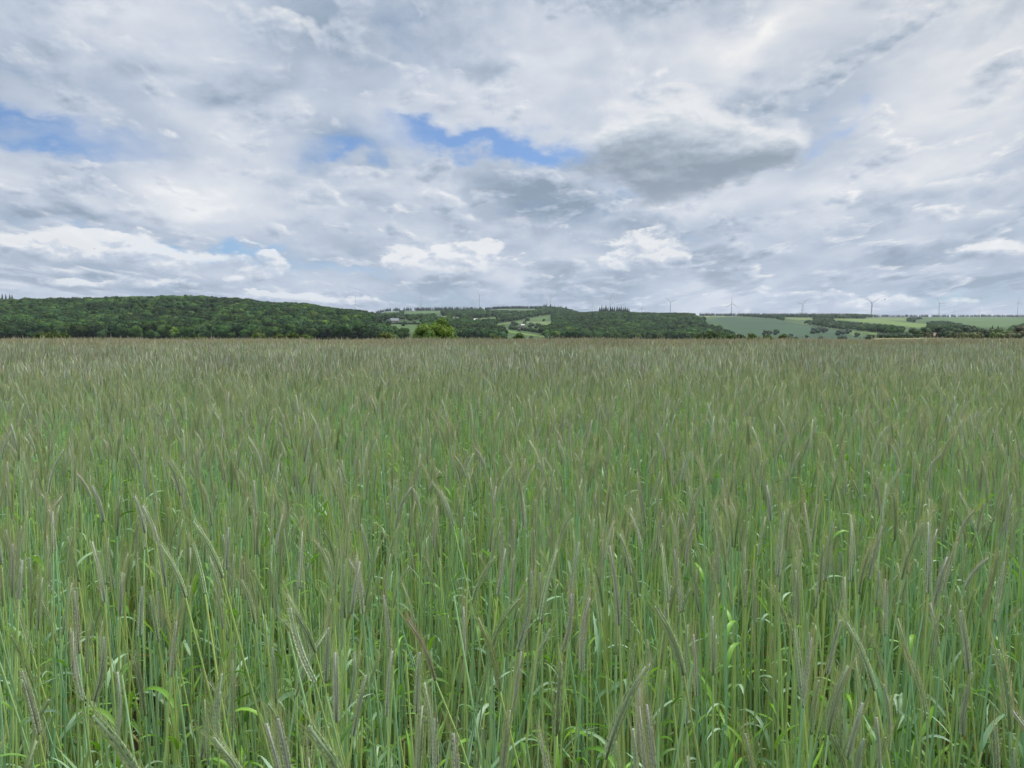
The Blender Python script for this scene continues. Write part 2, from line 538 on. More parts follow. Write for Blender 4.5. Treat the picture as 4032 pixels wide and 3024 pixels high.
M_STEM = plant_mat('rye_stem', 0.42, 0.4, 0.0, 0.35, 0.35, warmer=(1.12, 1.04, 0.8))
M_LEAF = plant_mat('rye_leaf', 0.42, 0.38, 0.32, 0.30, 0.30)
M_EAR = plant_mat('rye_ear', 0.55, 0.30, 0.12, 0.30, 0.35, warmer=(1.07, 1.0, 0.92))
M_AWN = plant_mat('rye_awn', 0.5, 0.30, 0.40, 0.30, 0.4, warmer=(1.10, 1.0, 0.88))
RYE = [M_STEM, M_LEAF, M_EAR, M_AWN]
M_CROWN = plant_mat('far_foliage', 0.8, 0.1, 0.12, 0.75, 0.55, gain=1.0, warmer=(1.35, 1.12, 0.72), stand=0.012)
M_TREE = plant_mat('tree_foliage', 0.55, 0.22, 0.25, 0.1, 0.1)
M_BARK = plain_mat('bark', (0.09, 0.07, 0.05), 0.9, 0.1, 0.35, 6.0)
M_NEEDLE = plant_mat('needles', 0.8, 0.1, 0.05, 0.5, 0.3, gain=1.0)

# ------------------------------------------------------------------ the lie of the land
# ground seen from the camera: for each column of the view, the row at which the ground lies at each northing
SKY_L = [(-2600, 1200), (-900, 1184), (0, 1174), (330, 1171), (500, 1166), (620, 1163), (760, 1161), (900, 1170), (1000, 1177), (1080, 1190), (1170, 1188),
         (1240, 1198), (1330, 1213), (1400, 1217), (1450, 1219)]


def prof_left(px, top):
    c = top + 33
    return [(60, -1.0), (120, 1402), (250, 1380), (400, 1370), (600, 1352), (750, 1318), (900, 1268), (1040, c + 14), (1150, c), (1300, c + 14),
            (1700, max(c + 30, 1262)), (2600, 1262), (4000, 1256), (9000, 1264)]


def prof_mid(ridge):
    return [(60, -1.0), (120, 1402), (250, 1385), (400, 1375), (600, 1365), (800, 1338), (950, 1316), (1100, 1292), (1200, 1279), (1300, 1273), (1450, 1265), (1700, 1253),
            (2100, 1241), (2600, ridge + 7), (3000, ridge), (3400, ridge + 4), (4200, 1250), (9000, 1262)]


def prof_mid2(ridge):
    return [(60, -1.0), (120, 1402), (250, 1385), (400, 1375), (700, 1358), (900, 1333), (1000, 1318), (1150, 1301), (1300, 1286), (1450, 1274), (1600, 1264), (1850, 1247),
            (2200, ridge + 10), (2600, ridge), (3000, ridge + 5), (4200, 1250), (9000, 1262)]


def prof_r1(top):
    c = top + 18
    return [(60, -1.0), (120, 1402), (250, 1385), (400, 1375), (700, 1362), (900, 1344), (1000, 1331), (1150, 1311), (1300, 1290), (1450, 1271), (1600, c + 8), (1750, c),
            (2000, c + 7), (2600, 1252), (3500, 1242), (4500, 1250), (9000, 1262)]


PR2 = [(60, -1.0), (120, 1400), (250, 1385), (400, 1378), (700, 1368), (900, 1350), (1100, 1336), (1300, 1319), (1500, 1301), (1700, 1283), (1900, 1267), (2100, 1256), (2300, 1250),
       (2600, 1248), (3000, 1246), (3400, 1243.5), (3800, 1243), (4600, 1250), (9000, 1262)]
PR3 = [(60, -0.7), (120, 1360), (250, 1334), (350, 1332), (500, 1331), (700, 1327), (900, 1318), (1200, 1305), (1500, 1292), (1800, 1280), (2200, 1266), (2700, 1254), (3200, 1249),
       (3600, 1248), (4600, 1252), (9000, 1262)]
COLS = [(px, prof_left(px, s)) for px, s in SKY_L] + [
    (1500, prof_mid(1225)), (1650, prof_mid(1222)), (1760, prof_mid(1220)), (1890, prof_mid(1221)),
    (1960, prof_mid2(1215)), (2130, prof_mid2(1215)), (2200, prof_mid2(1218)), (2250, prof_mid2(1226)),
    (2300, prof_r1(1228)), (2360, prof_r1(1222)), (2450, prof_r1(1224)), (2520, prof_r1(1229)), (2660, prof_r1(1230)), (2720, prof_r1(1230)),
    (2770, prof_r1(1238)), (2830, PR2), (3050, PR2), (3330, PR2), (3450, PR3), (3700, PR3), (4200, PR3), (6800, PR3)]
GY = np.unique(np.concatenate((np.linspace(60, 120, 7), np.geomspace(120, 9000, 90))))
GX = np.array([c[0] for c in COLS], float)
TAB = np.zeros((len(COLS), len(GY)))
for i, (px, pr) in enumerate(COLS):
    ys = np.log([q[0] for q in pr])
    zs = [q[1] if q[0] <= 60 else at(px, q[1], q[0]).z for q in pr]
    TAB[i] = np.interp(np.log(GY), ys, zs)
for _ in range(2):                                   # round the kinks along each line of sight
    TAB[:, 1:-1] = 0.25 * TAB[:, :-2] + 0.5 * TAB[:, 1:-1] + 0.25 * TAB[:, 2:]
PXF = np.arange(-2600, 6801, 20.0)
FINE = np.array([np.interp(PXF, GX, TAB[:, j]) for j in range(len(GY))]).T
for _ in range(3):
    FINE[1:-1] = 0.25 * FINE[:-2] + 0.5 * FINE[1:-1] + 0.25 * FINE[2:]


def hfield(X, Y):
    """height of the ground"""
    X = np.asarray(X, float); Y = np.asarray(Y, float)
    near = -0.0009 * np.clip(Y - 25, 0, None) ** 2 + 0.02 * np.sin(X * 0.31 + 1) * np.sin(Y * 0.23)
    Yc = np.clip(Y, 60, 9000)
    px = np.clip(CX + X / Yc * F / cP, PXF[0], PXF[-1])
    fi = np.clip((px - PXF[0]) / 20.0, 0, len(PXF) - 1.001)
    fj = np.clip(np.interp(np.log(Yc), np.log(GY), np.arange(len(GY))), 0, len(GY) - 1.001)
    i, j = fi.astype(int), fj.astype(int)
    a, b = fi - i, fj - j
    far = (FINE[i, j] * (1 - a) + FINE[i + 1, j] * a) * (1 - b) + (FINE[i, j + 1] * (1 - a) + FINE[i + 1, j + 1] * a) * b
    w = np.clip((Y - 50) / 30, 0, 1)
    return near.clip(-2.2) * (1 - w) + far * w


YS_MARCH = np.geomspace(90, 8500, 900)


def ground_hit(px, py, ymin=150):
    """first point of the ground on the line of sight of a pixel"""
    dx_, dy_, dz_ = ray(px, py)
    ys = YS_MARCH[YS_MARCH >= ymin]
    d = CAM_Z + dz_ / dy_ * ys - hfield(dx_ / dy_ * ys, ys)
    k = np.nonzero(d < 0)[0]
    if not len(k):
        i = int(np.argmin(d / ys))
        y = ys[i]
    else:
        i = k[0]
        y = ys[i] if i == 0 else ys[i - 1] + (ys[i] - ys[i - 1]) * d[i - 1] / (d[i - 1] - d[i])
    x = dx_ / dy_ * y
    return Vector((x, y, float(hfield(x, y))))


rows = np.concatenate((np.linspace(-40, 60, 51), np.geomspace(62, 9000, 190)))
us = np.linspace(-1.6, 1.6, 241)
XX = us[None, :] * (np.abs(rows)[:, None] + 30)
YY = np.repeat(rows[:, None], len(us), 1)
ZZ = hfield(XX, YY)
nr, nc = XX.shape
ii, jj = np.meshgrid(np.arange(nr - 1), np.arange(nc - 1), indexing='ij')
a_ = (ii * nc + jj).ravel()
tri = np.concatenate((np.stack((a_, a_ + 1, a_ + nc + 1), 1), np.stack((a_, a_ + nc + 1, a_ + nc), 1)))
M_LAND = ground_mat('land', (0.040, 0.070, 0.026), (0.060, 0.098, 0.034), 0.02, (0.075, 0.110, 0.040), 0.004)
M_SOIL = ground_mat('soil', (0.040, 0.029, 0.019), (0.062, 0.045, 0.029), 6.0, (0.05, 0.06, 0.02), 1.3, bump=0.6)
ymid = YY.ravel()[tri].mean(1)
land = MB(); land.add(np.stack((XX, YY, ZZ), -1), tri, (1, 1, 1), np.where(ymid < 62, 1, 0))
tag(land.obj('ground', [M_LAND, M_SOIL]), kind='structure')

# fields on the far slopes, each a sheet lying on the ground: (name colours, top edge, bottom edge) in rows of the view
GREYG = ground_mat('young_crop', (0.040, 0.074, 0.038), (0.052, 0.090, 0.043), 0.012, (0.034, 0.062, 0.032), 0.006)
PALE = ground_mat('mown_meadow', (0.110, 0.150, 0.052), (0.135, 0.175, 0.066), 0.014)
BRIGHT = ground_mat('fresh_meadow', (0.105, 0.165, 0.038), (0.135, 0.190, 0.050), 0.014)
GREEN = ground_mat('pasture', (0.066, 0.115, 0.036), (0.085, 0.135, 0.042), 0.012, (0.06, 0.10, 0.036), 0.006)
STRAW = ground_mat('ripening_field', (0.30, 0.29, 0.13), (0.34, 0.33, 0.16), 0.05)
FIELDS = [
    (GREYG, [(2775, 1268), (2830, 1253), (2870, 1249), (2960, 1250), (3050, 1258), (3130, 1273), (3200, 1284), (3300, 1300), (3420, 1312)],
     [(2775, 1270), (2830, 1284), (2895, 1316), (2930, 1342), (3420, 1342)]),
    (PALE, [(2735, 1240.5), (2890, 1240.5)], [(2735, 1243), (2780, 1250), (2890, 1247)]),
    (PALE, [(3090, 1251), (3200, 1252)], [(3090, 1254), (3140, 1262), (3200, 1259)]),
    (BRIGHT, [(3285, 1255.5), (3400, 1257), (3500, 1263), (3650, 1278)], [(3285, 1259), (3400, 1269), (3500, 1277), (3600, 1290), (3650, 1292)]),
    (PALE, [(3410, 1254), (3490, 1251.5), (3570, 1253)], [(3410, 1260), (3490, 1262), (3570, 1264)]),
    (GREEN, [(3605, 1263), (3680, 1253), (3745, 1251)], [(3605, 1266), (3680, 1263), (3745, 1260)]),
    (GREEN, [(3722, 1251), (3800, 1249), (3950, 1249), (4032, 1257), (4300, 1263)], [(3722, 1262), (3780, 1272), (3870, 1290), (3950, 1290), (4032, 1271), (4300, 1272)]),
    (BRIGHT, [(3345, 1302), (3465, 1313)], [(3345, 1320), (3400, 1328), (3465, 1316)]),
    (GREEN, [(1490, 1280), (1550, 1277), (1665, 1279)], [(1490, 1288), (1560, 1314), (1665, 1307)]),
    (GREEN, [(1590, 1231), (1700, 1221), (1735, 1222)], [(1590, 1240), (1650, 1238), (1735, 1234)]),
    (GREEN, [(1455, 1226), (1575, 1228)], [(1455, 1235), (1575, 1233)]),
    (GREEN, [(2040, 1263), (2100, 1251), (2168, 1242)], [(2040, 1265), (2100, 1264), (2145, 1266), (2168, 1252)]),
    (PALE, [(1955, 1276), (2030, 1267), (2175, 1267)], [(1955, 1281), (2030, 1272), (2120, 1274), (2150, 1286), (2175, 1270)]),
    (GREEN, [(2000, 1287), (2060, 1289), (2130, 1296)], [(2000, 1291), (2060, 1295), (2130, 1300)]),
    (BRIGHT, [(1985, 1299), (2050, 1311), (2150, 1325)], [(1985, 1307), (2050, 1318), (2150, 1330)]),
    (GREEN, [(1905, 1214.5), (2110, 1214.5)], [(1905, 1222), (2000, 1222), (2110, 1220)]),
    (PALE, [(1715, 1247), (1765, 1246)], [(1715, 1250.5), (1765, 1250)]),
    (PALE, [(1775, 1252), (1815, 1252)], [(1775, 1255.5), (1815, 1255.5)]),
    (PALE, [(1860, 1259), (1955, 1249)], [(1860, 1263), (1955, 1253)]),
]


def field_sheet(mat, top, bot, step=4, nrow=14, lift=0.35, ymin=500):
    xs = np.arange(top[0][0], top[-1][0] + 0.1, step)
    tt = np.interp(xs, *zip(*top)); bb = np.interp(xs, *zip(*bot))
    v = []
    for x, t, b in zip(xs, tt, bb):
        for k in range(nrow + 1):
            p = ground_hit(x, b + (t - b) * k / nrow, ymin)
            v.append((p.x, p.y, p.z + lift))
    n = nrow + 1
    t = []
    for i in range(len(xs) - 1):
        for k in range(nrow):
            p = i * n + k
            if abs(v[p][1] - v[p + n + 1][1]) > 500:
                continue
            t += [(p, p + n, p + n + 1), (p, p + n + 1, p + 1)]
    m = MB(); m.add(v, t)
    return tag(m.obj('meadow', mat), kind='structure')


for f in FIELDS:
    field_sheet(*f)
field_sheet(STRAW, [(3395, 1335), (3500, 1332), (3640, 1331.5), (3765, 1333)], [(3395, 1338), (3500, 1338), (3765, 1338)], ymin=120, lift=0.1, nrow=6)
field_sheet(BRIGHT, [(3765, 1321.5), (3800, 1319.5), (3865, 1322)], [(3765, 1326), (3865, 1326)], ymin=400, lift=0.2, nrow=6)


def in_field(px, py, hpx):
    for _m, top, bot in FIELDS:
        if top[0][0] - 3 <= px <= top[-1][0] + 3:
            t = np.interp(px, *zip(*top)); b = np.interp(px, *zip(*bot))
            if t - 0.4 <= py <= b + hpx * 0.85:
                return True
    return False


# ------------------------------------------------------------------ trees
def ico(sub):
    t = (1 + 5 ** 0.5) / 2
    v = [(-1, t, 0), (1, t, 0), (-1, -t, 0), (1, -t, 0), (0, -1, t), (0, 1, t), (0, -1, -t), (0, 1, -t), (t, 0, -1), (t, 0, 1), (-t, 0, -1), (-t, 0, 1)]
    f = [(0, 11, 5), (0, 5, 1), (0, 1, 7), (0, 7, 10), (0, 10, 11), (1, 5, 9), (5, 11, 4), (11, 10, 2), (10, 7, 6), (7, 1, 8),
         (3, 9, 4), (3, 4, 2), (3, 2, 6), (3, 6, 8), (3, 8, 9), (4, 9, 5), (2, 4, 11), (6, 2, 10), (8, 6, 7), (9, 8, 1)]
    v = [np.array(p) / np.linalg.norm(p) for p in v]
    for _ in range(sub):
        cache, nf = {}, []

        def mid(a, b):
            k = (min(a, b), max(a, b))
            if k not in cache:
                p = v[a] + v[b]; v.append(p / np.linalg.norm(p)); cache[k] = len(v) - 1
            return cache[k]
        for a, b, c in f:
            x, y, z = mid(a, b), mid(b, c), mid(c, a)
            nf += [(a, x, z), (b, y, x), (c, z, y), (x, y, z)]
        f = nf
    return np.array(v), np.array(f)


ICO = {k: ico(k) for k in (1, 2, 3)}


def leaf_quads(mb, P, N, size, cols, rng, m=0, jitter=0.8):
    """small leaf clumps: one bent quad each, roughly facing N"""
    n = len(P)
    N = N + rng.normal(0, jitter, (n, 3)); N /= np.linalg.norm(N, axis=1)[:, None] + 1e-9
    r = rng.normal(0, 1, (n, 3))
    A = np.cross(N, r); A /= np.linalg.norm(A, axis=1)[:, None] + 1e-9
    B = np.cross(N, A)
    s = size * rng.uniform(0.6, 1.35, (n, 1))
    q = np.stack((P - A * s, P - B * s * 0.6, P + A * s, P + B * s * 0.6), 1)
    q[:, 1] += N * s * 0.25; q[:, 3] -= N * s * 0.1
    i = np.arange(n)[:, None] * 4
    t = np.concatenate((i + [[0, 1, 2]], i + [[0, 2, 3]]))
    mb.add(q.reshape(-1, 3), t, np.repeat(cols, 4, 0), m)


def far_crown(seed, h=11.0, w=8.5, base=(0.05, 0.085, 0.025)):
    """one tree of a distant wood: a few billowing clumps, each roughened by leaf clumps, on a short trunk"""
    rng = np.random.default_rng(seed)
    mb = MB()
    mb.tube([(0, 0, -1.0), (0, 0, h * 0.5)], [0.3, 0.2], 4, (0.05, 0.045, 0.035))
    k = rng.integers(6, 9)
    for i in range(k):
        if i == 0:
            c = np.array((0, 0, h * 0.60)); r = np.array((w * 0.40, w * 0.40, h * 0.36))
        else:
            a = i * 2 * PI / (k - 1) + rng.uniform(-0.5, 0.5)
            d = w * rng.uniform(0.20, 0.34)
            c = np.array((d * math.cos(a), d * math.sin(a), h * rng.uniform(0.42, 0.80)))
            r = np.array((1, 1, 0.85)) * w * rng.uniform(0.18, 0.28)
        v, f = ICO[1]
        tone = np.array(base) * rng.uniform(0.88, 1.12)
        mb.add(c + v * r * rng.uniform(0.82, 1.0, (len(v), 1)), f, tone)
        n = 46 if i == 0 else 30
        d = rng.normal(0, 1, (n, 3)); d[:, 2] += 0.35; d /= np.linalg.norm(d, axis=1)[:, None]
        leaf_quads(mb, c + d * r * rng.uniform(0.90, 1.05, (n, 1)), d, w * 0.085, tone * rng.uniform(0.88, 1.16, (n, 1)), rng, jitter=0.35)
    return mb.arrays()


def conifer(seed, h=14.0, w=4.6, base=(0.022, 0.042, 0.024), tiers=9, trunk=True, per=9):
    rng = np.random.default_rng(seed)
    crown, tr = MB(), MB()
    tr.tube([(0, 0, -0.8), (0, 0, h * 0.97)], [0.22, 0.03], 5, (0.06, 0.045, 0.03))
    crown.tube([(0, 0, h * 0.12), (0, 0, h * 0.3), (0, 0, h * 0.7), (0, 0, h)], [w * 0.30, w * 0.32, w * 0.15, 0.05], 7, base)
    for i in range(tiers):
        f = i / (tiers - 1)
        z = h * (0.16 + 0.80 * f)
        r = w * 0.5 * (1 - f) ** 0.85 + 0.25
        for j in range(per):
            a = j * 2 * PI / per + rng.uniform(-0.4, 0.4)
            rr = r * rng.uniform(0.65, 1.2)
            d = np.array((math.cos(a), math.sin(a), 0)); s = np.array((-d[1], d[0], 0))
            p0 = np.array((0, 0, z + 0.08 * h))
            tip = d * rr + np.array((0, 0, z - rr * 0.25))
            wd = rr * 0.42
            c = np.array(base) * rng.uniform(0.7, 1.4)
            crown.add([p0, d * rr * 0.55 + s * wd + (0, 0, z + 0.1), tip, d * rr * 0.55 - s * wd + (0, 0, z + 0.1), d * rr * 0.5 + (0, 0, z - 0.25 * rr)],
                      [(0, 1, 2), (0, 2, 3), (1, 4, 2), (2, 4, 3)], c)
    return crown, tr


def broadleaf(seed, h, w, base, n_leaf=3000, leaf=0.22, lobes=16, squash=0.85, trunk_h=0.3, bush=False, low=False):
    """a tree near enough to show its foliage: forked limbs, leaf clumps spread through lobes with gaps between them"""
    rng = np.random.default_rng(seed)
    crown, tr = MB(), MB()
    tr.tube([(0, 0, -0.6), (0.05, 0, h * trunk_h), (0, 0.05, h * 0.62)], [0.035 * h, 0.026 * h, 0.008 * h], 7, (1, 1, 1))
    cs = []
    for i in range(lobes):
        a = i * 2.39996 + rng.uniform(-0.3, 0.3)
        f = math.sqrt((i + 0.5) / lobes)
        z = h * ((0.88 - 0.30 * f ** 3 if bush else 0.86 - 0.60 * f ** 1.8) + rng.uniform(-0.09, 0.05))
        wide = 1.0
        if low:                                        # a tree or thicket leafy to the ground
            z = h * (0.78, 0.30, 0.55)[i % 3] * rng.uniform(0.85, 1.1)
            f *= (0.75, 1.0, 1.0)[i % 3]; wide = 1.4
        d = w * 0.38 * f
        c = np.array((d * math.cos(a), d * math.sin(a), z))
        r = w * wide * rng.uniform(0.15, 0.23) * np.array((1, 1, squash))
        c[2] = min(c[2], h - r[2])
        cs.append((c, r))
        tr.tube([(0, 0, h * trunk_h * rng.uniform(0.7, 1.3)), c * (0.5, 0.5, 0.75), c], [0.012 * h, 0.007 * h, 0.002 * h], 4, (1, 1, 1))
    for c, r in cs:
        n = int(n_leaf / lobes)
        d = rng.normal(0, 1, (n, 3)); d[:, 2] += 0.2; d /= np.linalg.norm(d, axis=1)[:, None]
        rad = rng.uniform(0.35, 1.12, (n, 1)) ** 0.6
        tone = np.array(base) * rng.uniform(0.78, 1.25) * np.array((rng.uniform(0.9, 1.15), 1, 1))
        v, fc = ICO[1]
        crown.add(c + v * r * 0.72 * rng.uniform(0.85, 1.1, (len(v), 1)), fc, tone)
        leaf_quads(crown, c + d * r * rad, d, leaf, tone * rng.uniform(0.7, 1.35, (n, 1)), rng)
    return crown, tr


wood_src = bpy.data.collections.new('woodland_sources')
for k in range(8):
    tone = [(0.030, 0.068, 0.017), (0.042, 0.082, 0.017), (0.023, 0.053, 0.017), (0.030, 0.066, 0.024)][k % 4]
    me = arr_mesh('broadleaf_source', far_crown(100 + k, 11.0, 8.5 + (k % 3), tone), [M_CROWN])
    wood_src.objects.link(bpy.data.objects.new('source_%02d' % k, me))
pine_src = bpy.data.collections.new('conifer_sources')
for k in range(6):
    cr, tr = conifer(200 + k, 14.0, 4.2 + 0.5 * (k % 3), tiers=7, per=7)
    a = MB(); a.merge(cr.arrays()); a.merge(tr.arrays())
    pine_src.objects.link(bpy.data.objects.new('source_%02d' % k, a.mesh('conifer_source', [M_NEEDLE])))


def wood(name, label, pts, coll, nvar, smin=0.75, smax=1.3, seed=0, cat='woodland', flat=1.0):
    rng = np.random.default_rng(seed)
    pts = np.array(pts)
    z = hfield(pts[:, 0], pts[:, 1])
    s = rng.uniform(smin, smax, len(pts))
    o = scatter(name, np.c_[pts, z], np.c_[np.zeros(len(pts)), np.zeros(len(pts)), rng.uniform(0, 2 * PI, len(pts))],
                np.c_[s * rng.uniform(0.9, 1.15, len(pts)), s, s * flat], rng.integers(0, nvar, len(pts)), coll)
    return tag(o, label, cat)


def grid_pts(x0, x1, y0, y1, s, seed):
    rng = np.random.default_rng(seed)
    gx, gy = np.meshgrid(np.arange(x0, x1, s), np.arange(y0, y1, s))
    p = np.c_[gx.ravel(), gy.ravel()]
    return p + rng.uniform(-0.42, 0.42, p.shape) * s


def px_of(p):
    z = hfield(p[:, 0], p[:, 1])
    return to_px(p[:, 0], p[:, 1], z)


# left hill
p = grid_pts(-1500, 40, 610, 1260, 8.6, 1)
qx, qy = px_of(p)
edge = np.interp(p[:, 1], [610, 800, 950, 1100, 1260], [1590, 1560, 1500, 1462, 1440])
keep = (qx > -1900) & (qx < edge)
wood('woodland', 'unbroken dark green broadleaf forest covering the long rounded hill on the left', p[keep], wood_src, 8, 0.66, 1.42, 2)
# middle valley and hill, right-hand slopes
mid, right = [], []
for s, y0, y1, sd in ((8.0, 780, 1300, 3), (9.0, 1300, 1800, 4), (10.5, 1800, 2450, 5)):
    p = grid_pts(-420, 1900, y0, y1, s, sd)
    qx, qy = px_of(p)
    e = np.interp(p[:, 1], [610, 800, 950, 1100, 1260], [1590, 1560, 1500, 1462, 1440])
    den = np.random.default_rng(sd).uniform(0, 1, len(p))
    for (x, y), u, v, ee, dd in zip(p, qx, qy, e, den):
        if u < ee + 4 and y < 1262 or u < 1420 or u > 4700:
            continue
        if in_field(u, v, 11.5 * F / y):
            continue
        if 1470 < u < 1665 and 1100 < y < 1420 and dd > 0.03 or 1470 < u < 1665 and y < 1560 and dd > 0.3 or u < 1700 and 1200 < y < 1520 and dd > 0.5:         # gardens of the hamlet
            continue
        if 1700 < u < 2160 and dd > 0.85:
            continue
        if u > 2800 and (dd > 0.8 or y < 900):
            continue
        (mid if u < 2930 else right).append((x, y))
wood('woodland', 'dense broadleaf wood and scrub on the middle hill below the dark conifer clumps', mid, wood_src, 8, 0.6, 1.15, 6)
wood('woodland', 'strips of hedge and copse dividing the pale fields on the right-hand slopes', right, wood_src, 8, 0.5, 0.95, 7)


def band(x0, x1, y0, y1, n, seed, gap=None):
    """pixels (column, row) of a plantation -> ground points"""
    rng = np.random.default_rng(seed)
    pts = []
    while len(pts) < n:
        u = rng.uniform(x0, x1); v = rng.uniform(y0, y1)
        if gap and any(a < u < b for a, b in gap):
            continue
        h = ground_hit(u, v, 1200)
        pts.append((h.x, h.y))
    return pts


wood('conifer_plantation', 'ragged line of bluish conifers along the far ridge above the hamlet', band(1458, 1900, 1220, 1226, 420, 31, [(1578, 1588), (1622, 1632)]), pine_src, 6, 0.7, 1.15, 8, 'conifer wood')
wood('conifer_plantation', 'straight dark strip of conifers on the ridge above the pale grey-green slope', band(1908, 2135, 1213.5, 1216, 380, 32), pine_src, 6, 0.65, 0.85, 9, 'conifer wood')
wood('conifer_plantation', 'low bluish line of conifers along the skyline above the large grey-green field', band(2755, 3380, 1241.5, 1246, 900, 33), pine_src, 6, 0.6, 1.0, 10, 'conifer wood')
wood('conifer_plantation', 'thin spiky row of conifers on the skyline above the right-hand pasture', band(3440, 4300, 1246, 1249.5, 800, 34, [(3655, 3668), (3735, 3745), (3765, 3772)]), pine_src, 6, 0.5, 1.0, 11, 'conifer wood')
wood('woodland', 'dark rounded copse rising above the skyline left of the tallest wind turbine', band(3345, 3435, 1244, 1252, 170, 35), wood_src, 8, 0.7, 1.15, 12)


def tree(name, label, cat, group, loc, crown, tr, rz=0.0, mats=(M_TREE, M_BARK), cl=None):
    e = empty(name, loc, rz, label, cat, group)
    crown.obj('crown', [mats[0]], e)
    tr.obj('trunk', [mats[1]], e)
    return e


def tree_at(px, top, w, Y, label, base, kind='broadleaf_tree', seed=0, cat='tree', group=None, hmin=None, n=1800, lobes=12, **kw):
    """a tree standing at northing Y whose top shows at row `top` and whose crown is w pixels wide"""
    p = at(px, top, Y)
    g = float(hfield(p.x, Y))
    h = max(p.z - g, hmin or 1.0)
    ww = w * Y / F
    if kind == 'conifer_tree':
        cr, tr = conifer(seed, h, ww, base, 10)
        return tree(kind, label, cat, group, (p.x, Y, g), cr, tr, mats=(M_NEEDLE, M_BARK))
    leaf = max(0.035 * ww, 0.10)
    cr, tr = broadleaf(seed, h, ww * 1.1, base, n, leaf, lobes, bush=cat == 'bush', low=Y >= 250, squash=1.1 if Y >= 250 else 0.85, **kw)
    return tree(kind, label, cat, group, (p.x, Y, g), cr, tr)


LIME, OLIVE, DARK, MIDG, BLUEG = (0.140, 0.215, 0.034), (0.066, 0.098, 0.016), (0.036, 0.068, 0.024), (0.055, 0.092, 0.026), (0.046, 0.082, 0.040)
# the trees and bushes just over the brow of the field
tree_at(1735, 1250, 124, 92, 'largest bright lime-green tree standing just beyond the rye, taller right half of the pair', LIME, seed=1, n=7000, lobes=30)
tree_at(1668, 1262, 104, 90, 'lower lime-green tree joined to the left side of the largest bright tree', LIME, seed=2, n=4500, lobes=22)
tree_at(1792, 1316, 44, 95, 'small yellow-green bush at the right foot of the large lime-green tree', LIME, 'bush', 3, 'bush', n=900)
tree_at(1520, 1307, 70, 110, 'rounded yellow-green bush left of the large lime-green tree', (0.10, 0.135, 0.024), 'bush', 4, 'bush', n=1800)
tree_at(160, 1308, 60, 112, 'left half of the dark olive bushes peeping over the rye below the forest', OLIVE, 'bush', 5, 'bush', n=1300)
tree_at(205, 1305, 90, 110, 'broad dark olive bush peeping over the rye at the far left', OLIVE, 'bush', 6, 'bush', n=1600)
tree_at(255, 1311, 50, 110, 'small olive bush at the right end of the far left bushes', OLIVE, 'bush', 7, 'bush', n=900)
tree_at(735, 1324, 70, 112, 'very low olive bush barely above the rye, left of the yellow-green row', OLIVE, 'bush', 8, 'bush', n=900)
tree_at(790, 1321, 60, 112, 'low olive bush barely above the rye, right of another like it', OLIVE, 'bush', 9, 'bush', n=900)
tree_at(1018, 1308, 68, 108, 'leftmost rounded yellow-green bush of the row below the forest', (0.085, 0.125, 0.022), 'bush', 10, 'bush', n=1500)
tree_at(1100, 1311, 60, 108, 'second bush of the yellow-green row below the forest, with a notched top', (0.075, 0.11, 0.02), 'bush', 11, 'bush', n=1300)
tree_at(1152, 1308, 64, 106, 'third and darkest bush of the row below the forest', OLIVE, 'bush', 12, 'bush', n=1300)
tree_at(1202, 1315, 66, 108, 'rightmost low bush of the yellow-green row below the forest', (0.08, 0.12, 0.022), 'bush', 13, 'bush', n=1100)
tree_at(1966, 1320, 50, 120, 'small dull olive bush between the lime-green tree and a bright green bush', OLIVE, 'bush', 14, 'bush', n=900)
tree_at(2042, 1311, 60, 120, 'bright dark-green bush below the small hedged meadows', (0.052, 0.098, 0.014), 'bush', 15, 'bush', n=1300)
tree_at(2093, 1314, 28, 300, 'small blue-green bush right of the bright dark-green bush', BLUEG, 'bush', 16, 'bush', n=900)
tree_at(2166, 1315, 26, 300, 'greyish bush at the end of the lowest bright meadow', (0.085, 0.105, 0.068), 'bush', 17, 'bush', n=900)
tree_at(2752, 1312, 70, 125, 'left part of the broad dark-green thicket over the brow of the field', (0.036, 0.068, 0.014), 'bush', 18, 'bush', n=1600)
tree_at(2805, 1303, 100, 125, 'broad dark-green thicket over the brow, below the large grey-green field', (0.038, 0.072, 0.014), 'bush', 19, 'bush', n=2200)
tree_at(2868, 1309, 60, 122, 'bright green bush on the right of the dark-green thicket', (0.06, 0.105, 0.016), 'bush', 20, 'bush', n=1200)
tree_at(2915, 1314, 50, 122, 'lower dark bush between two bright ones in front of the grey-green field', (0.045, 0.08, 0.016), 'bush', 21, 'bush', n=1000)
tree_at(2965, 1310, 56, 120, 'yellowish bush in front of the grey-green field, left of a taller dark trio', (0.085, 0.125, 0.02), 'bush', 22, 'bush', n=1200)
tree_at(3025, 1317, 60, 120, 'low bright bush below the dark trio of trees in the grey-green field', (0.07, 0.11, 0.018), 'bush', 23, 'bush', n=1000)
tree_at(3085, 1314, 52, 120, 'rounded bright green bush at the right end of the row before the grey-green field', (0.06, 0.10, 0.016), 'bush', 24, 'bush', n=1200)
tree_at(3130, 1322, 46, 122, 'lowest dark bush at the tail of the row before the grey-green field', DARK, 'bush', 25, 'bush', n=700)
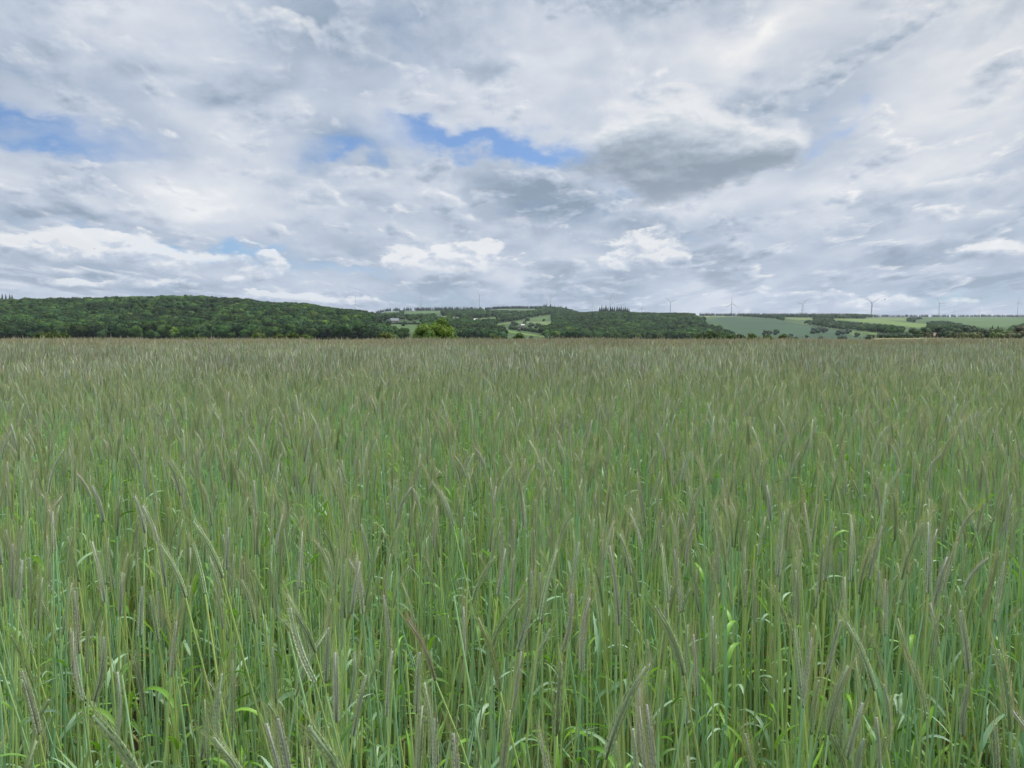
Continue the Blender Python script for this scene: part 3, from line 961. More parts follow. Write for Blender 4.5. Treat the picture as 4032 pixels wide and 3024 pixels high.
# trees standing in and round the far fields
FT = [(3012, 1297, 24, 1100, 'left tree of the dark trio standing in the grey-green field', BLUEG), (3030, 1299, 22, 1105, 'middle tree of the dark trio standing in the grey-green field', DARK),
      (3056, 1294, 27, 1100, 'right and tallest tree of the dark trio in the grey-green field', DARK), (3114, 1312, 18, 900, 'small dark tree in the lower edge of the grey-green field', DARK),
      (3176, 1318, 14, 800, 'tiny pointed tree below the copse in the grey-green field', DARK), (3205, 1286, 30, 1150, 'left tree of the copse at the right of the grey-green field', BLUEG),
      (3225, 1284, 30, 1160, 'middle tree of the copse at the right of the grey-green field', DARK), (3247, 1288, 24, 1160, 'right tree of the copse at the right of the grey-green field', BLUEG),
      (3231, 1321, 22, 700, 'low round tree below the copse, close above the rye', DARK), (3304, 1297, 27, 1050, 'round tree left of the small pointed meadow', DARK),
      (3322, 1300, 18, 1060, 'smaller round tree between two bigger ones left of the pointed meadow', BLUEG), (3340, 1292, 24, 1060, 'taller round tree at the tip of the pointed meadow', DARK),
      (3313, 1318, 36, 650, 'broad dark tree below the round trees, close above the rye', DARK), (3374, 1306, 22, 1000, 'single tree standing in the small pointed meadow', BLUEG),
      (3425, 1313, 34, 800, 'low spreading tree under the pointed meadow', DARK), (3470, 1310, 40, 700, 'dark spreading tree right of the pointed meadow', DARK),
      (1523, 1254, 30, 1230, 'large round tree in the middle of the hamlet', BLUEG), (1592, 1262, 24, 1215, 'dark tree below the white gable of the hamlet', DARK),
      (1630, 1262, 16, 1260, 'small round tree at the right end of the hamlet', DARK), (1580, 1231, 16, 1500, 'dark tree above the white gable of the hamlet', BLUEG),
      (1598, 1234, 12, 1520, 'small lone tree on the slope above the hamlet', DARK), (1616, 1237, 12, 1500, 'little bush on the slope above the hamlet', DARK),
      (2075, 1250, 18, 1500, 'round bush at the left end of the sloping meadow on the middle hill', DARK), (2141, 1254, 13, 1480, 'small upright tree in the sloping meadow on the middle hill', DARK),
      (2064, 1264, 15, 1330, 'narrow tree in the hedge across the middle-hill meadows', DARK), (2090, 1268, 24, 1250, 'left tree of the dark pair below the sloping meadow', DARK),
      (2115, 1270, 26, 1250, 'right tree of the dark pair below the sloping meadow', DARK), (2022, 1262, 30, 1330, 'broad tree in the hedge left of the narrow tree', BLUEG),
      (2050, 1281, 24, 1150, 'pinkish blossoming bush beside the lower meadow', (0.135, 0.125, 0.10))]
for i, (px, top, w, Y, lab, c) in enumerate(FT):
    Y = ground_hit(px, min(top + 0.95 * w, 1338), 600).y
    tree_at(px, top, w, Y, lab, c, 'bush' if 'bush' in lab else 'broadleaf_tree', 60 + i, 'bush' if 'bush' in lab else 'tree', n=500, lobes=9, hmin=3.0)
RT = [(3560, 1312, 60, 420, 'dark hedge tree left of the straw-coloured strip', DARK), (3598, 1296, 36, 430, 'left of two tall dark trees above the straw-coloured strip', DARK),
      (3622, 1303, 32, 420, 'lighter rounded tree between two tall dark trees', MIDG), (3643, 1289, 34, 430, 'right of two tall dark trees above the straw-coloured strip', DARK),
      (3662, 1306, 26, 400, 'dark bush behind the stone barn', DARK), (3703, 1288, 38, 400, 'big dark rounded tree right of the stone barn', (0.028, 0.046, 0.018)),
      (3735, 1306, 40, 440, 'mid-green tree right of the big dark rounded tree', MIDG), (3772, 1296, 44, 450, 'dark tree above the small lawn', DARK),
      (3812, 1290, 40, 450, 'taller bluish tree above the small lawn', BLUEG), (3852, 1295, 46, 380, 'dense dark tree right of the small lawn', DARK),
      (3880, 1300, 44, 360, 'broad dark tree with low branches right of the lawn', (0.034, 0.055, 0.018)), (3925, 1297, 60, 360, 'wide mid-green tree below the big pasture', MIDG),
      (3968, 1304, 50, 340, 'olive tree below the big pasture', OLIVE), (3990, 1312, 56, 330, 'pale olive bush near the right edge', (0.085, 0.10, 0.035)),
      (4026, 1287, 50, 330, 'brownish tall tree cut by the right edge', (0.062, 0.058, 0.022)), (4075, 1290, 60, 330, 'dark tree just beyond the right edge', DARK),
      (3770, 1322, 44, 260, 'brownish low bush in front of the small lawn', (0.062, 0.065, 0.025)), (3815, 1318, 64, 250, 'yellowish olive bush in front of the small lawn', (0.095, 0.105, 0.03)),
      (3850, 1326, 40, 250, 'low olive bush right of the yellowish one before the lawn', (0.08, 0.092, 0.03)), (3925, 1326, 50, 250, 'low green bush above the rye near the right edge', OLIVE),
      (3655, 1322, 16, 300, 'pale dry bush at the left end of the stone barn', (0.16, 0.14, 0.085)), (3512, 1318, 46, 420, 'low dark hedge bush at the left end of the straw-coloured strip', DARK)]
for i, (px, top, w, Y, lab, c) in enumerate(RT):
    top -= 7 if Y >= 320 else 2
    tree_at(px, top, w, Y, lab, c, 'bush' if 'bush' in lab else 'broadleaf_tree', 120 + i, 'bush' if 'bush' in lab else 'tree', n=1100, lobes=12, hmin=2.5)
tree_at(3908, 1283, 18, 420, 'left dark pointed conifer among the trees below the big pasture', (0.02, 0.036, 0.02), 'conifer_tree', 150)
tree_at(3930, 1283, 19, 420, 'right dark pointed conifer among the trees below the big pasture', (0.02, 0.036, 0.02), 'conifer_tree', 151)
# the conifers that stand out one by one on the middle hill
KN = [(2139, 1199), (2146, 1195), (2153, 1197), (2161, 1201), (2168, 1199), (2176, 1202), (2183, 1203), (2199, 1206), (2206, 1203), (2213, 1207), (2221, 1210), (2229, 1207), (2236, 1213), (2247, 1217), (2254, 1222),
      (2362, 1206), (2370, 1203), (2378, 1207), (2386, 1204), (2394, 1207), (2404, 1207), (2412, 1208), (2420, 1206), (2430, 1206), (2438, 1205), (2446, 1207), (2454, 1206), (2462, 1209), (2470, 1210), (2477, 1213)]
for i, (px, top) in enumerate(KN):
    first = px < 2300
    Y = 2300 if first else 1730
    n = i if first else i - 15
    where = 'clump left of the dip' if first else 'clump right of the dip'
    order = ['first', 'second', 'third', 'fourth', 'fifth', 'sixth', 'seventh', 'eighth', 'ninth', 'tenth', 'eleventh', 'twelfth', 'thirteenth', 'fourteenth', 'fifteenth'][n]
    tree_at(px, top - 1 + 3 * math.sin(i * 2.7), (15 if first else 19) + 4 * math.sin(i * 1.9), Y, '%s dark conifer from the left in the skyline %s' % (order, where), (0.020, 0.038, 0.022), 'conifer_tree', 160 + i, group='conifers standing out on the middle hill')
for px, top, lab in ((8, 1155, 'leftmost'), (22, 1157, 'second'), (38, 1156, 'third'), (47, 1158, 'rightmost')):
    tree_at(px, top, 20, 1240, 'dark conifer at the far left of the forest skyline, %s of four' % lab, (0.02, 0.034, 0.022), 'conifer_tree', 200 + px, group='conifers on the left skyline')


# hedge line dividing the pasture under the hamlet
def hedge(name, label, pix, r=1.6, n=60, base=DARK, seed=0, ymin=700):
    rng = np.random.default_rng(seed)
    mb = MB()
    P = [ground_hit(*q, ymin) for q in pix]
    o = P[0]
    tot = len(P) - 1
    for k in range(n):
        f = k / (n - 1) * tot
        i = min(int(f), tot - 1)
        c = P[i].lerp(P[i + 1], f - i)
        c = np.array((c.x - o.x, c.y - o.y, float(hfield(c.x, c.y)) - o.z + r * 0.7))
        v, fc = ICO[1]
        s = r * rng.uniform(0.7, 1.2)
        tone = np.array(base) * rng.uniform(0.8, 1.2)
        mb.add(c + v * s * rng.uniform(0.85, 1.15, (len(v), 1)), fc, tone)
        d = rng.normal(0, 1, (20, 3)); d /= np.linalg.norm(d, axis=1)[:, None]
        leaf_quads(mb, c + d * s * 1.02, d, s * 0.35, tone * rng.uniform(0.7, 1.3, (20, 1)), rng)
    return tag(mb.obj(name, [M_TREE], loc=o), label, 'hedge')


hedge('hedge', 'thin dark hedge running diagonally down the pasture below the hamlet', [(1524, 1280), (1545, 1291), (1562, 1301), (1571, 1309)], 1.3, 50, seed=1)
hedge('hedge', 'long thick hedge slanting across the meadows of the middle hill', [(2008, 1297), (2050, 1300), (2090, 1305), (2140, 1313)], 3.2, 46, MIDG, 2)
hedge('hedge', 'dark hedge along the foot of the hamlet gardens', [(1500, 1277.5), (1560, 1276), (1600, 1277), (1650, 1278)], 1.8, 44, seed=3)

# ------------------------------------------------------------------ the hamlet
M_WHITE = plain_mat('pale_render', (0.70, 0.67, 0.60), 0.85, 0.1, 0.08, 0.6)
M_STONE = plain_mat('stone_wall', (0.34, 0.29, 0.25), 0.9, 0.1, 0.2, 0.8)
M_SLATE = plain_mat('slate_roof', (0.19, 0.19, 0.20), 0.6, 0.3, 0.2, 1.0)
M_TILE = plain_mat('pale_roof', (0.52, 0.50, 0.45), 0.7, 0.2, 0.15, 1.0)
M_PANE = plain_mat('window_glass', (0.03, 0.035, 0.04), 0.15, 0.5, 0.1, 1.0)
M_DOOR = plain_mat('door_wood', (0.12, 0.07, 0.04), 0.6, 0.3, 0.2, 2.0)


def house(px, base_py, L, Wd, wall_h, roof_h, rz, wall, roof, label, ymin=1100, chimney=True, name='house', cat='house'):
    g = ground_hit(px, base_py, ymin)
    e = empty(name, (g.x, g.y, g.z), rz, label, cat)
    b = MB()
    b.box((-L / 2, -Wd / 2, -1.5), (L / 2, Wd / 2, wall_h))
    for s in (-1, 1):
        x = s * (L / 2 - 0.15)
        b.add([(x - .15, -Wd / 2, wall_h), (x - .15, Wd / 2, wall_h), (x - .15, 0, wall_h + roof_h - 0.05), (x + .15, -Wd / 2, wall_h), (x + .15, Wd / 2, wall_h), (x + .15, 0, wall_h + roof_h - 0.05)],
              [(0, 2, 1), (3, 4, 5), (0, 3, 2), (2, 3, 5), (1, 2, 4), (2, 5, 4)])
    b.obj('wall', [wall], e, False)
    r = MB()
    for s in (-1, 1):
        y0, z0, y1, z1 = s * (Wd / 2 + 0.45), wall_h - 0.25, 0.0, wall_h + roof_h
        v = [(-L / 2 - .3, y0, z0), (L / 2 + .3, y0, z0), (L / 2 + .3, y1, z1), (-L / 2 - .3, y1, z1)]
        v += [(a, bb, c + 0.22) for a, bb, c in v]
        r.add(v, [(0, 1, 2), (0, 2, 3), (4, 6, 5), (4, 7, 6), (0, 4, 1), (1, 4, 5), (0, 3, 7), (0, 7, 4), (1, 5, 6), (1, 6, 2)])
    ro = r.obj('roof', [roof], e, False)
    if chimney:
        c = MB(); c.box((L / 2 - 1.3, -0.4, wall_h + roof_h - 0.6), (L / 2 - 0.5, 0.4, wall_h + roof_h + 1.0))
        c.obj('chimney', [M_STONE], ro, False)
    for k in range(3):
        x = (k - 1) * L * 0.3
        if k == 1:
            d = MB(); d.box((x - 0.5, -Wd / 2 - 0.06, 0.0), (x + 0.5, -Wd / 2 + 0.02, 2.1)); d.obj('door', [M_DOOR], e, False)
        else:
            d = MB(); d.box((x - 0.6, -Wd / 2 - 0.05, 0.9), (x + 0.6, -Wd / 2 + 0.02, 2.2)); d.obj('window', [M_PANE], e, False)
    for s in (-1, 1):
        d = MB(); d.box((s * L / 2 - 0.05, -0.5, 0.9), (s * L / 2 + 0.05, 0.5, 2.2)); d.obj('window', [M_PANE], e, False)
    return e


house(1500, 1254, 9, 7, 3.0, 3.2, 1.2, M_WHITE, M_TILE, 'pale house with a steep gable at the left end of the hamlet')
house(1541, 1252.5, 10, 7, 3.2, 3.0, 0.15, M_WHITE, M_TILE, 'house with a broad pale roof above the long stone barn of the hamlet')
house(1553, 1270, 15, 9, 3.2, 4.2, 0.25, M_STONE, M_SLATE, 'long stone barn with a big grey slate roof in the hamlet', name='barn', cat='barn', chimney=False)
house(1583, 1259.5, 8, 7, 3.6, 3.2, 1.25, M_WHITE, M_SLATE, 'white gabled house right of the stone barn in the hamlet')
house(1610, 1260.5, 10, 7, 2.8, 2.8, -0.35, M_WHITE, M_TILE, 'low pale-roofed house at the right end of the hamlet')
house(1487, 1257.5, 5, 4, 2.4, 1.8, 0.3, M_WHITE, M_TILE, 'tiny pale outbuilding at the forest edge left of the hamlet', name='shed', cat='shed', chimney=False)
house(1871, 1265, 8, 6, 2.8, 2.4, 0.2, M_WHITE, M_TILE, 'small pale house among trees behind the lime-green tree')
house(1792, 1251, 9, 6, 2.6, 2.2, -0.1, M_WHITE, M_TILE, 'pale cottage in the wooded slope above the lime-green tree')
house(2057, 1286.5, 6, 5, 2.4, 2.0, 0.3, M_STONE, M_TILE, 'pinkish stone hut beside the blossoming bush', 900, False, 'hut', 'hut')
house(3676, 1331, 9, 5, 1.6, 1.6, 0.1, M_STONE, plain_mat('clay_roof', (0.28, 0.19, 0.13), 0.8, 0.1, 0.2, 1.5), 'low stone barn with a brown roof above the straw-coloured strip', 200, False, 'barn', 'barn')

# ------------------------------------------------------------------ wind turbines
M_MILL = plain_mat('turbine_shaded_white', (0.42, 0.44, 0.46), 0.45, 0.4, 0.03, 0.2)  # white turbines greyed: their shade is put into the base colour


def blade_arrays(L):
    mb = MB()
    st = [(0.0, 1.3, 1.3), (0.05, 1.3, 1.2), (0.18, 3.3, 0.75), (0.45, 2.3, 0.42), (0.75, 1.35, 0.24), (0.95, 0.75, 0.12), (1.0, 0.15, 0.05)]
    V, T = [], []
    n = 8
    for i, (f, ch, th) in enumerate(st):
        for j in range(n):
            a = j * 2 * PI / n
            V.append((ch * 0.5 * math.cos(a) - (ch * 0.2 if i > 1 else 0), th * 0.5 * math.sin(a), f * L))
    for i in range(len(st) - 1):
        for j in range(n):
            p, q = i * n + j, i * n + (j + 1) % n
            T += [(p, q, p + n), (q, q + n, p + n)]
    V.append((0, 0, L)); T += [((len(st) - 1) * n + j, (len(st) - 1) * n + (j + 1) % n, len(V) - 1) for j in range(n)]
    mb.add(V, T)
    return mb.arrays()


BLADE = arr_mesh('blade', blade_arrays(45.0), [M_MILL])
mbh = MB()
mbh.tube([(0, -3.6, 0), (0, -3.0, 0), (0, -2.2, 0), (0, -1.0, 0)], [0.15, 0.9, 1.5, 1.6], 12)
HUB = mbh.mesh('hub', [M_MILL])
mbn = MB()
mbn.tube([(0, -1.0, 0), (0, -0.6, 0.1), (0, 5.0, 0.2), (0, 7.5, 0.3), (0, 8.2, 0.3)], [1.5, 1.9, 2.0, 1.6, 0.9], 10)
NAC = mbn.mesh('nacelle', [M_MILL])


def turbine(hx, hy, bl, ang, label, yaw=0.0):
    Y = 45.0 * F / bl
    h = at(hx, hy, Y)
    g = float(hfield(h.x, h.y))
    e = empty('wind_turbine', (h.x, h.y, g), math.radians(yaw), label, 'wind turbine', 'wind turbines along the far ridge')
    t = MB()
    H = h.z - g
    t.tube([(0, 3, -3), (0, 3, H * 0.33), (0, 3, H * 0.66), (0, 3, H - 1.5)], [2.5, 2.2, 1.8, 1.4], 12)
    t.obj('tower', [M_MILL], e)
    for nm, me in (('nacelle', NAC), ('hub', HUB)):
        o = bpy.data.objects.new(nm, me); COL.objects.link(o); o.parent = e; o.location = (0, 0, H)
    for k in range(3):
        o = bpy.data.objects.new('blade', BLADE); COL.objects.link(o); o.parent = e
        o.location = (0, -2.2, H)
        o.rotation_euler = (0, math.radians(ang + 120 * k), 0)
    return e


TUR = [(1398.6, 1198, 28, 5, 'faint wind turbine just above the right shoulder of the forested hill', 15),
       (1657, 1171, 26, 20, 'taller of two overlapping wind turbines above the ridge behind the hamlet', 35),
       (1658.5, 1205, 23, 18, 'lower of two overlapping wind turbines, its hub barely above the ridge behind the hamlet', 10),
       (1889, 1164.5, 31, -34, 'wind turbine with one blade raised to upper left, left of the straight conifer strip', 40),
       (1932.5, 1203, 18, -28, 'distant wind turbine showing little more than a blade over the conifer strip', 10),
       (2169, 1170, 31, 35, 'wind turbine rising behind the left conifer clump of the middle hill', 60),
       (2333, 1207, 26, 6, 'small wind turbine in the dip left of the right conifer clump', 15),
       (2402.6, 1176.6, 31, 27, 'wind turbine standing tall behind the right conifer clump of the middle hill', 5),
       (2529, 1213.6, 27, 8, 'small wind turbine right of the conifer clump, upright blade over the wood', 20),
       (2641, 1189, 32, -50, 'wind turbine with blades spread like a Y above the wooded knoll', 8),
       (2881.4, 1195.4, 35, 0, 'wind turbine with one blade straight up above the large grey-green field', 8),
       (3160, 1197.6, 35, 47, 'wind turbine with a Y of blades above the hedge of the grey-green field', 10),
       (3434, 1192, 40, 61, 'largest wind turbine with a wide Y of blades beside the rounded copse', 10),
       (3700.4, 1195.6, 30, -36, 'wind turbine left of the right-hand pasture with a blade to the upper left', 12),
       (3670, 1245, 21, -31, 'distant wind turbine showing one slanting blade above the skyline', 10),
       (3757, 1224, 17, 3, 'very faint distant wind turbine above the left end of the pasture', 10),
       (3857, 1222, 17, 0, 'very faint distant wind turbine above the middle of the pasture', 10),
       (4010.5, 1189.6, 26, 4, 'rightmost wind turbine, one blade straight up near the right edge', 15)]
for t in TUR:
    turbine(*t)

# ------------------------------------------------------------------ birds
M_BIRD = plain_mat('feathers', (0.03, 0.03, 0.035), 0.7, 0.2, 0.2, 8.0)


def bird(px, py, Y, label, rz, roll, span=0.5):
    p = at(px, py, Y)
    e = empty('bird', p, rz, label, 'bird')
    b = MB()
    b.tube([(0, -0.17, 0.0), (0, -0.13, 0.005), (0, -0.05, 0), (0, 0.06, 0), (0, 0.13, 0.0), (0, 0.24, 0)], [0.006, 0.03, 0.045, 0.04, 0.02, 0.025], 8)
    b.obj('body', [M_BIRD], e)
    for s in (-1, 1):
        w = MB()
        q = span / 2
        pts = [(0.02 * s, -0.07, 0.01), (q * 0.5 * s, -0.10, 0.09 * roll), (q * s, 0.02, 0.16 * roll), (q * 0.75 * s, 0.06, 0.12 * roll), (q * 0.45 * s, 0.07, 0.07 * roll), (0.02 * s, 0.07, 0.01)]
        v = pts + [(x, y, z + 0.012) for x, y, z in pts]
        t = [(0, 1, 5), (1, 4, 5), (1, 2, 4), (2, 3, 4), (6, 11, 7), (7, 11, 10), (7, 10, 8), (8, 10, 9)]
        for i in range(6):
            j = (i + 1) % 6
            t += [(i, j, i + 6), (j, j + 6, i + 6)]
        w.add(v, t)
        w.obj('wing', [M_BIRD], e)
    return e


bird(3484.6, 1179.7, 210, 'small dark bird flying beside the largest wind turbine', 1.0, 1.3)
bird(371, 979, 190, 'small dark bird gliding in front of the white cloud at the left', 0.1, 0.5)
bird(2219, 957, 420, 'tiny dark speck of a bird in the middle of the sky', 0.6, 0.8)
bird(1155, 10, 330, 'tiny dark speck of a bird at the top of the sky', 0.9, 0.8)


# ------------------------------------------------------------------ rye
def curve_leaf(mb, p0, az_, el0, L, wd, droop, nseg, c, rng, m=1, twist=0.0):
    pts, nrm = [np.array(p0, float)], []
    d_el = el0
    for k in range(nseg):
        d = np.array((math.cos(d_el) * math.cos(az_), math.cos(d_el) * math.sin(az_), math.sin(d_el)))
        pts.append(pts[-1] + d * L / nseg)
        d_el -= droop / nseg * (0.5 + 1.2 * k / nseg)
        az_ += twist / nseg
    pts = np.array(pts)
    d = np.gradient(pts, axis=0); d /= np.linalg.norm(d, axis=1)[:, None]
    side = np.cross(d, (0, 0, 1.0)) + 1e-6
    side /= np.linalg.norm(side, axis=1)[:, None]
    up = np.cross(side, d)
    f = np.linspace(0, 1, nseg + 1)
    roll = twist * 1.2 * f
    side = side * np.cos(roll)[:, None] + up * np.sin(roll)[:, None]
    w = wd * 0.5 * np.minimum(1, 0.45 + 3 * f) * (1 - f ** 2.2) + 0.0003
    left, right_ = pts + side * w[:, None] + up * (w * 0.35)[:, None], pts - side * w[:, None] + up * (w * 0.35)[:, None]
    v = np.stack((left, pts, right_), 1).reshape(-1, 3)
    t = []
    for i in range(nseg):
        a = i * 3
        t += [(a, a + 3, a + 1), (a + 1, a + 3, a + 4), (a + 1, a + 4, a + 2), (a + 2, a + 4, a + 5)]
    c = np.asarray(c)
    cc = np.repeat(np.linspace(1.0, 1.12, nseg + 1)[:, None] * c, 3, 0)
    mb.add(v, t, cc, m)


STEMC = [(0.300, 0.465, 0.220), (0.325, 0.465, 0.170), (0.250, 0.440, 0.230), (0.360, 0.465, 0.150)]
LEAFC = [(0.145, 0.315, 0.030), (0.190, 0.370, 0.034), (0.170, 0.325, 0.070), (0.245, 0.395, 0.220), (0.100, 0.215, 0.032), (0.32, 0.46, 0.31)]
DRYC = [(0.30, 0.19, 0.06), (0.26, 0.23, 0.07), (0.33, 0.25, 0.12)]
EARC = [(0.52, 0.61, 0.45), (0.45, 0.56, 0.33), (0.39, 0.51, 0.26), (0.56, 0.61, 0.48), (0.43, 0.51, 0.31)]
AWNC = [(0.365, 0.355, 0.215), (0.34, 0.385, 0.205), (0.375, 0.325, 0.23), (0.30, 0.36, 0.17)]


def make_ear(ear, awn, E, rng, lod, earc, awnc, fat=1.0):
    """E: points of the ear's axis from its foot to its tip"""
    E = np.asarray(E, float)
    seg = np.linalg.norm(np.diff(E, axis=0), axis=1)
    s = np.concatenate(([0], np.cumsum(seg))); L = s[-1]

    def on(f):
        return np.array([np.interp(f * L, s, E[:, k]) for k in range(3)])

    def dirn(f):
        d = on(min(f + 0.05, 1)) - on(max(f - 0.05, 0)); return d / np.linalg.norm(d)
    ph = rng.uniform(0, PI)
    d0 = dirn(0.3)
    a = np.cross(d0, (math.cos(ph), math.sin(ph), 0.1)); a /= np.linalg.norm(a)
    earc, awnc = np.array(earc), np.array(awnc)
    if lod == 0:
        n = int(L / 0.0034)
        ear.tube([on(f) for f in (0, 0.33, 0.66, 0.97)], 0.0016 * fat, 4, earc * 0.7, 2)
        for i in range(n):
            f = i / n
            p, d = on(f * 0.97), dirn(f)
            sgn = 1 if i % 2 else -1
            b = np.cross(d, a)
            env = 0.55 + 0.45 * math.sin(PI * min(1, (f + 0.12)) ** 0.75)
            for q in (-1, 1):
                outw = a * sgn * 0.86 + b * q * 0.55
                outw /= np.linalg.norm(outw)
                ax = d * 0.95 + outw * 0.19; ax /= np.linalg.norm(ax)
                sl = 0.0120 * fat * env * rng.uniform(0.9, 1.15); sw = 0.0015 * fat * env
                r0 = p + outw * 0.0021 * fat
                mid = r0 + ax * sl * 0.4 + outw * 0.0008
                tip = r0 + ax * sl
                u = np.cross(ax, outw); u /= np.linalg.norm(u)
                c = earc * rng.uniform(0.92, 1.08)
                ear.add([r0, mid + u * sw, mid + outw * sw, mid - u * sw, tip], [(0, 1, 2), (0, 2, 3), (1, 4, 2), (2, 4, 3)],
                        np.array((0.88, 1.0, 1.06, 1.0, 1.03))[:, None] * c, 2)
                al = rng.uniform(0.030, 0.056) * (0.8 + 0.4 * f)
                sp = rng.uniform(0.05, 0.24)
                ad = d + outw * sp + rng.normal(0, 0.05, 3); ad /= np.linalg.norm(ad)
                wv = np.cross(ad, rng.normal(0, 1, 3)); wv /= np.linalg.norm(wv)
                wv *= 0.00034
                m = tip + ad * al * 0.55 + (d - ad) * 0.0
                c2 = awnc * rng.uniform(0.8, 1.25)
                awn.add([tip - wv, tip + wv, tip + ad * al], [(0, 1, 2)], c2, 3)
    else:
        nr = 4 if lod == 1 else 3
        fs = np.linspace(0, 1, nr)
        r = np.array([0.0026, 0.0056, 0.0052, 0.0012]) if lod == 1 else np.array([0.003, 0.0058, 0.001])
        cc = np.array([0.85, 1.05, 1.0, 0.9] if lod == 1 else [0.85, 1.05, 0.95])[:, None] * earc * rng.uniform(0.85, 1.15)
        ear.tube([on(f) for f in fs], r * fat, 5 if lod == 1 else 4, cc, 2, cap=False)
        for i in range(22 if lod == 1 else 9):
            f = rng.uniform(0.1, 1.0)
            d = dirn(f)
            o = rng.normal(0, 1, 3); o -= d * (o @ d); o /= np.linalg.norm(o)
            ad = d + o * rng.uniform(0.15, 0.4); ad /= np.linalg.norm(ad)
            p = on(f) + o * 0.004
            wv = np.cross(ad, rng.normal(0, 1, 3)); wv /= np.linalg.norm(wv)
            wv *= 0.0006 if lod == 1 else 0.0011
            awn.add([p - wv, p + wv, p + ad * rng.uniform(0.035, 0.06)], [(0, 1, 2)], awnc * rng.uniform(0.8, 1.25), 3)


def make_rye(rng, lod, H=1.2, lean=0.06, leanaz=0.0, earL=0.11, nod=0.3, path=None, ear_path=None, ears=True, earc=None, fat=1.0, low=0.0):
    """one rye plant -> dict of mesh builders: stem, ear, awns and a list of leaves"""
    stem, ear, awn, leaves = MB(), MB(), MB(), []
    sc = STEMC[rng.integers(len(STEMC))]
    if path is None:
        ns = {0: 7, 1: 4, 2: 3}[lod]
        f = np.linspace(low, 1, ns)
        wob = rng.normal(0, 0.008, 2)
        x = lean * f ** 2.0 * math.cos(leanaz) + wob[0] * np.sin(f * PI * 1.5)
        y = lean * f ** 2.0 * math.sin(leanaz) + wob[1] * np.sin(f * PI * 1.3)
        path = np.c_[x, y, f * H]
    path = np.asarray(path, float)
    fs = np.linspace(0, 1, len(path))
    tone = np.linspace(0.85, 1.1, len(path))[:, None] * np.array(sc)
    thick = rng.uniform(0.9, 1.15) * (1 if lod == 0 else 1.15)
    stem.tube(path, (0.0027 - 0.0010 * fs) * thick, {0: 5, 1: 3, 2: 3}[lod], tone, 0, cap=False)
    if ears:
        if ear_path is None:
            d = path[-1] - path[-2]; d /= np.linalg.norm(d)
            side = np.array((math.cos(leanaz), math.sin(leanaz), -0.2))
            k = 6 if lod == 0 else 4
            ear_path = [path[-1]]
            for i in range(k):
                d = d + side * nod / k; d /= np.linalg.norm(d)
                ear_path.append(ear_path[-1] + d * earL / k)
        make_ear(ear, awn, ear_path, rng, lod, earc if earc is not None else EARC[rng.integers(len(EARC))], AWNC[rng.integers(len(AWNC))], fat)

    def on_stem(f):
        return np.array([np.interp(f, fs, path[:, k]) for k in range(3)])
    if lod == 0:                                       # swollen nodes on the culm
        for f in (0.2, 0.42, 0.66):
            stem.tube([on_stem(f - 0.004), on_stem(f), on_stem(f + 0.004)], [0.0018, 0.0029, 0.0018], 5, np.array(sc) * 0.8, 0, cap=False)
    la = rng.uniform(0, 2 * PI)
    spots = {0: (0.14, 0.28, 0.42, 0.56, 0.68, 0.80), 1: (0.45, 0.60, 0.76), 2: (0.62, 0.78)}[lod]
    for i, f in enumerate(spots):
        if rng.uniform() < (0.22 if lod == 0 else 0.2):
            continue
        f += rng.uniform(-0.05, 0.05)
        la += PI + rng.uniform(-0.7, 0.7)
        lb = MB()
        if f < 0.46 and rng.uniform() < 0.5:
            c = DRYC[rng.integers(3)]
        else:
            c = LEAFC[rng.integers(len(LEAFC))]
        big = rng.uniform(0.7, 1.15)
        curve_leaf(lb, on_stem((f - low) / (1 - low) if low else f), la, rng.uniform(0.7, 1.25), 0.145 * big * (1.15 if f < 0.6 else 0.72), 0.0100 * big,
                   rng.uniform(0.5, 3.0), {0: 7, 1: 4, 2: 3}[lod], c, rng, 1, rng.normal(0, 1.0))
        leaves.append(lb)
    return stem, ear, awn, leaves


def with_tiller(rng, parts, lod):
    """a shorter culm without an ear from the same root"""
    off = rng.normal(0, 0.022, 2)
    st, _e, _a, lv = make_rye(rng, lod, rng.uniform(0.70, 1.08), abs(rng.normal(0, 0.05)), rng.uniform(0, 2 * PI), ears=False)
    m4 = np.eye(4); m4[:2, 3] = off
    parts[0].merge(st.arrays(), m4)
    for l in lv[:2]:
        b = MB(); b.merge(l.arrays(), m4); parts[3].append(b)
    return parts


def all_of(parts):
    stem, ear, awn, leaves = parts
    a = MB()
    for q in [stem, ear, awn] + leaves:
        if q.n:
            a.merge(q.arrays())
    return a.arrays()


def rand_rye(rng, lod, **kw):
    H = rng.normal(1.14, 0.08)
    if rng.uniform() < 0.25:
        H -= rng.uniform(0.08, 0.35)
    if rng.uniform() < 0.36:
        kw['ears'] = False; H -= rng.uniform(0.0, 0.25)
    H = min(max(H, 0.7), 1.26)
    return make_rye(rng, lod, H, abs(rng.normal(0, 0.07)), rng.uniform(0, 2 * PI), rng.uniform(0.098, 0.142), abs(rng.normal(0.10, 0.26)), **kw)


rye_src = bpy.data.collections.new('rye_sources')
N0, N1 = 44, 10
for k in range(N0):                                   # single plants, full detail
    rng = np.random.default_rng(1000 + k)
    me = arr_mesh('rye_source', all_of(with_tiller(rng, rand_rye(rng, 0, fat=rng.uniform(0.95, 1.2)), 0)), RYE)
    rye_src.objects.link(bpy.data.objects.new('source_%03d' % k, me))
lib1 = [all_of(rand_rye(np.random.default_rng(2000 + k), 1, fat=1.1)) for k in range(50)]
lib2 = [all_of(rand_rye(np.random.default_rng(3000 + k), 2, fat=1.15, low=0.3)) for k in range(50)]


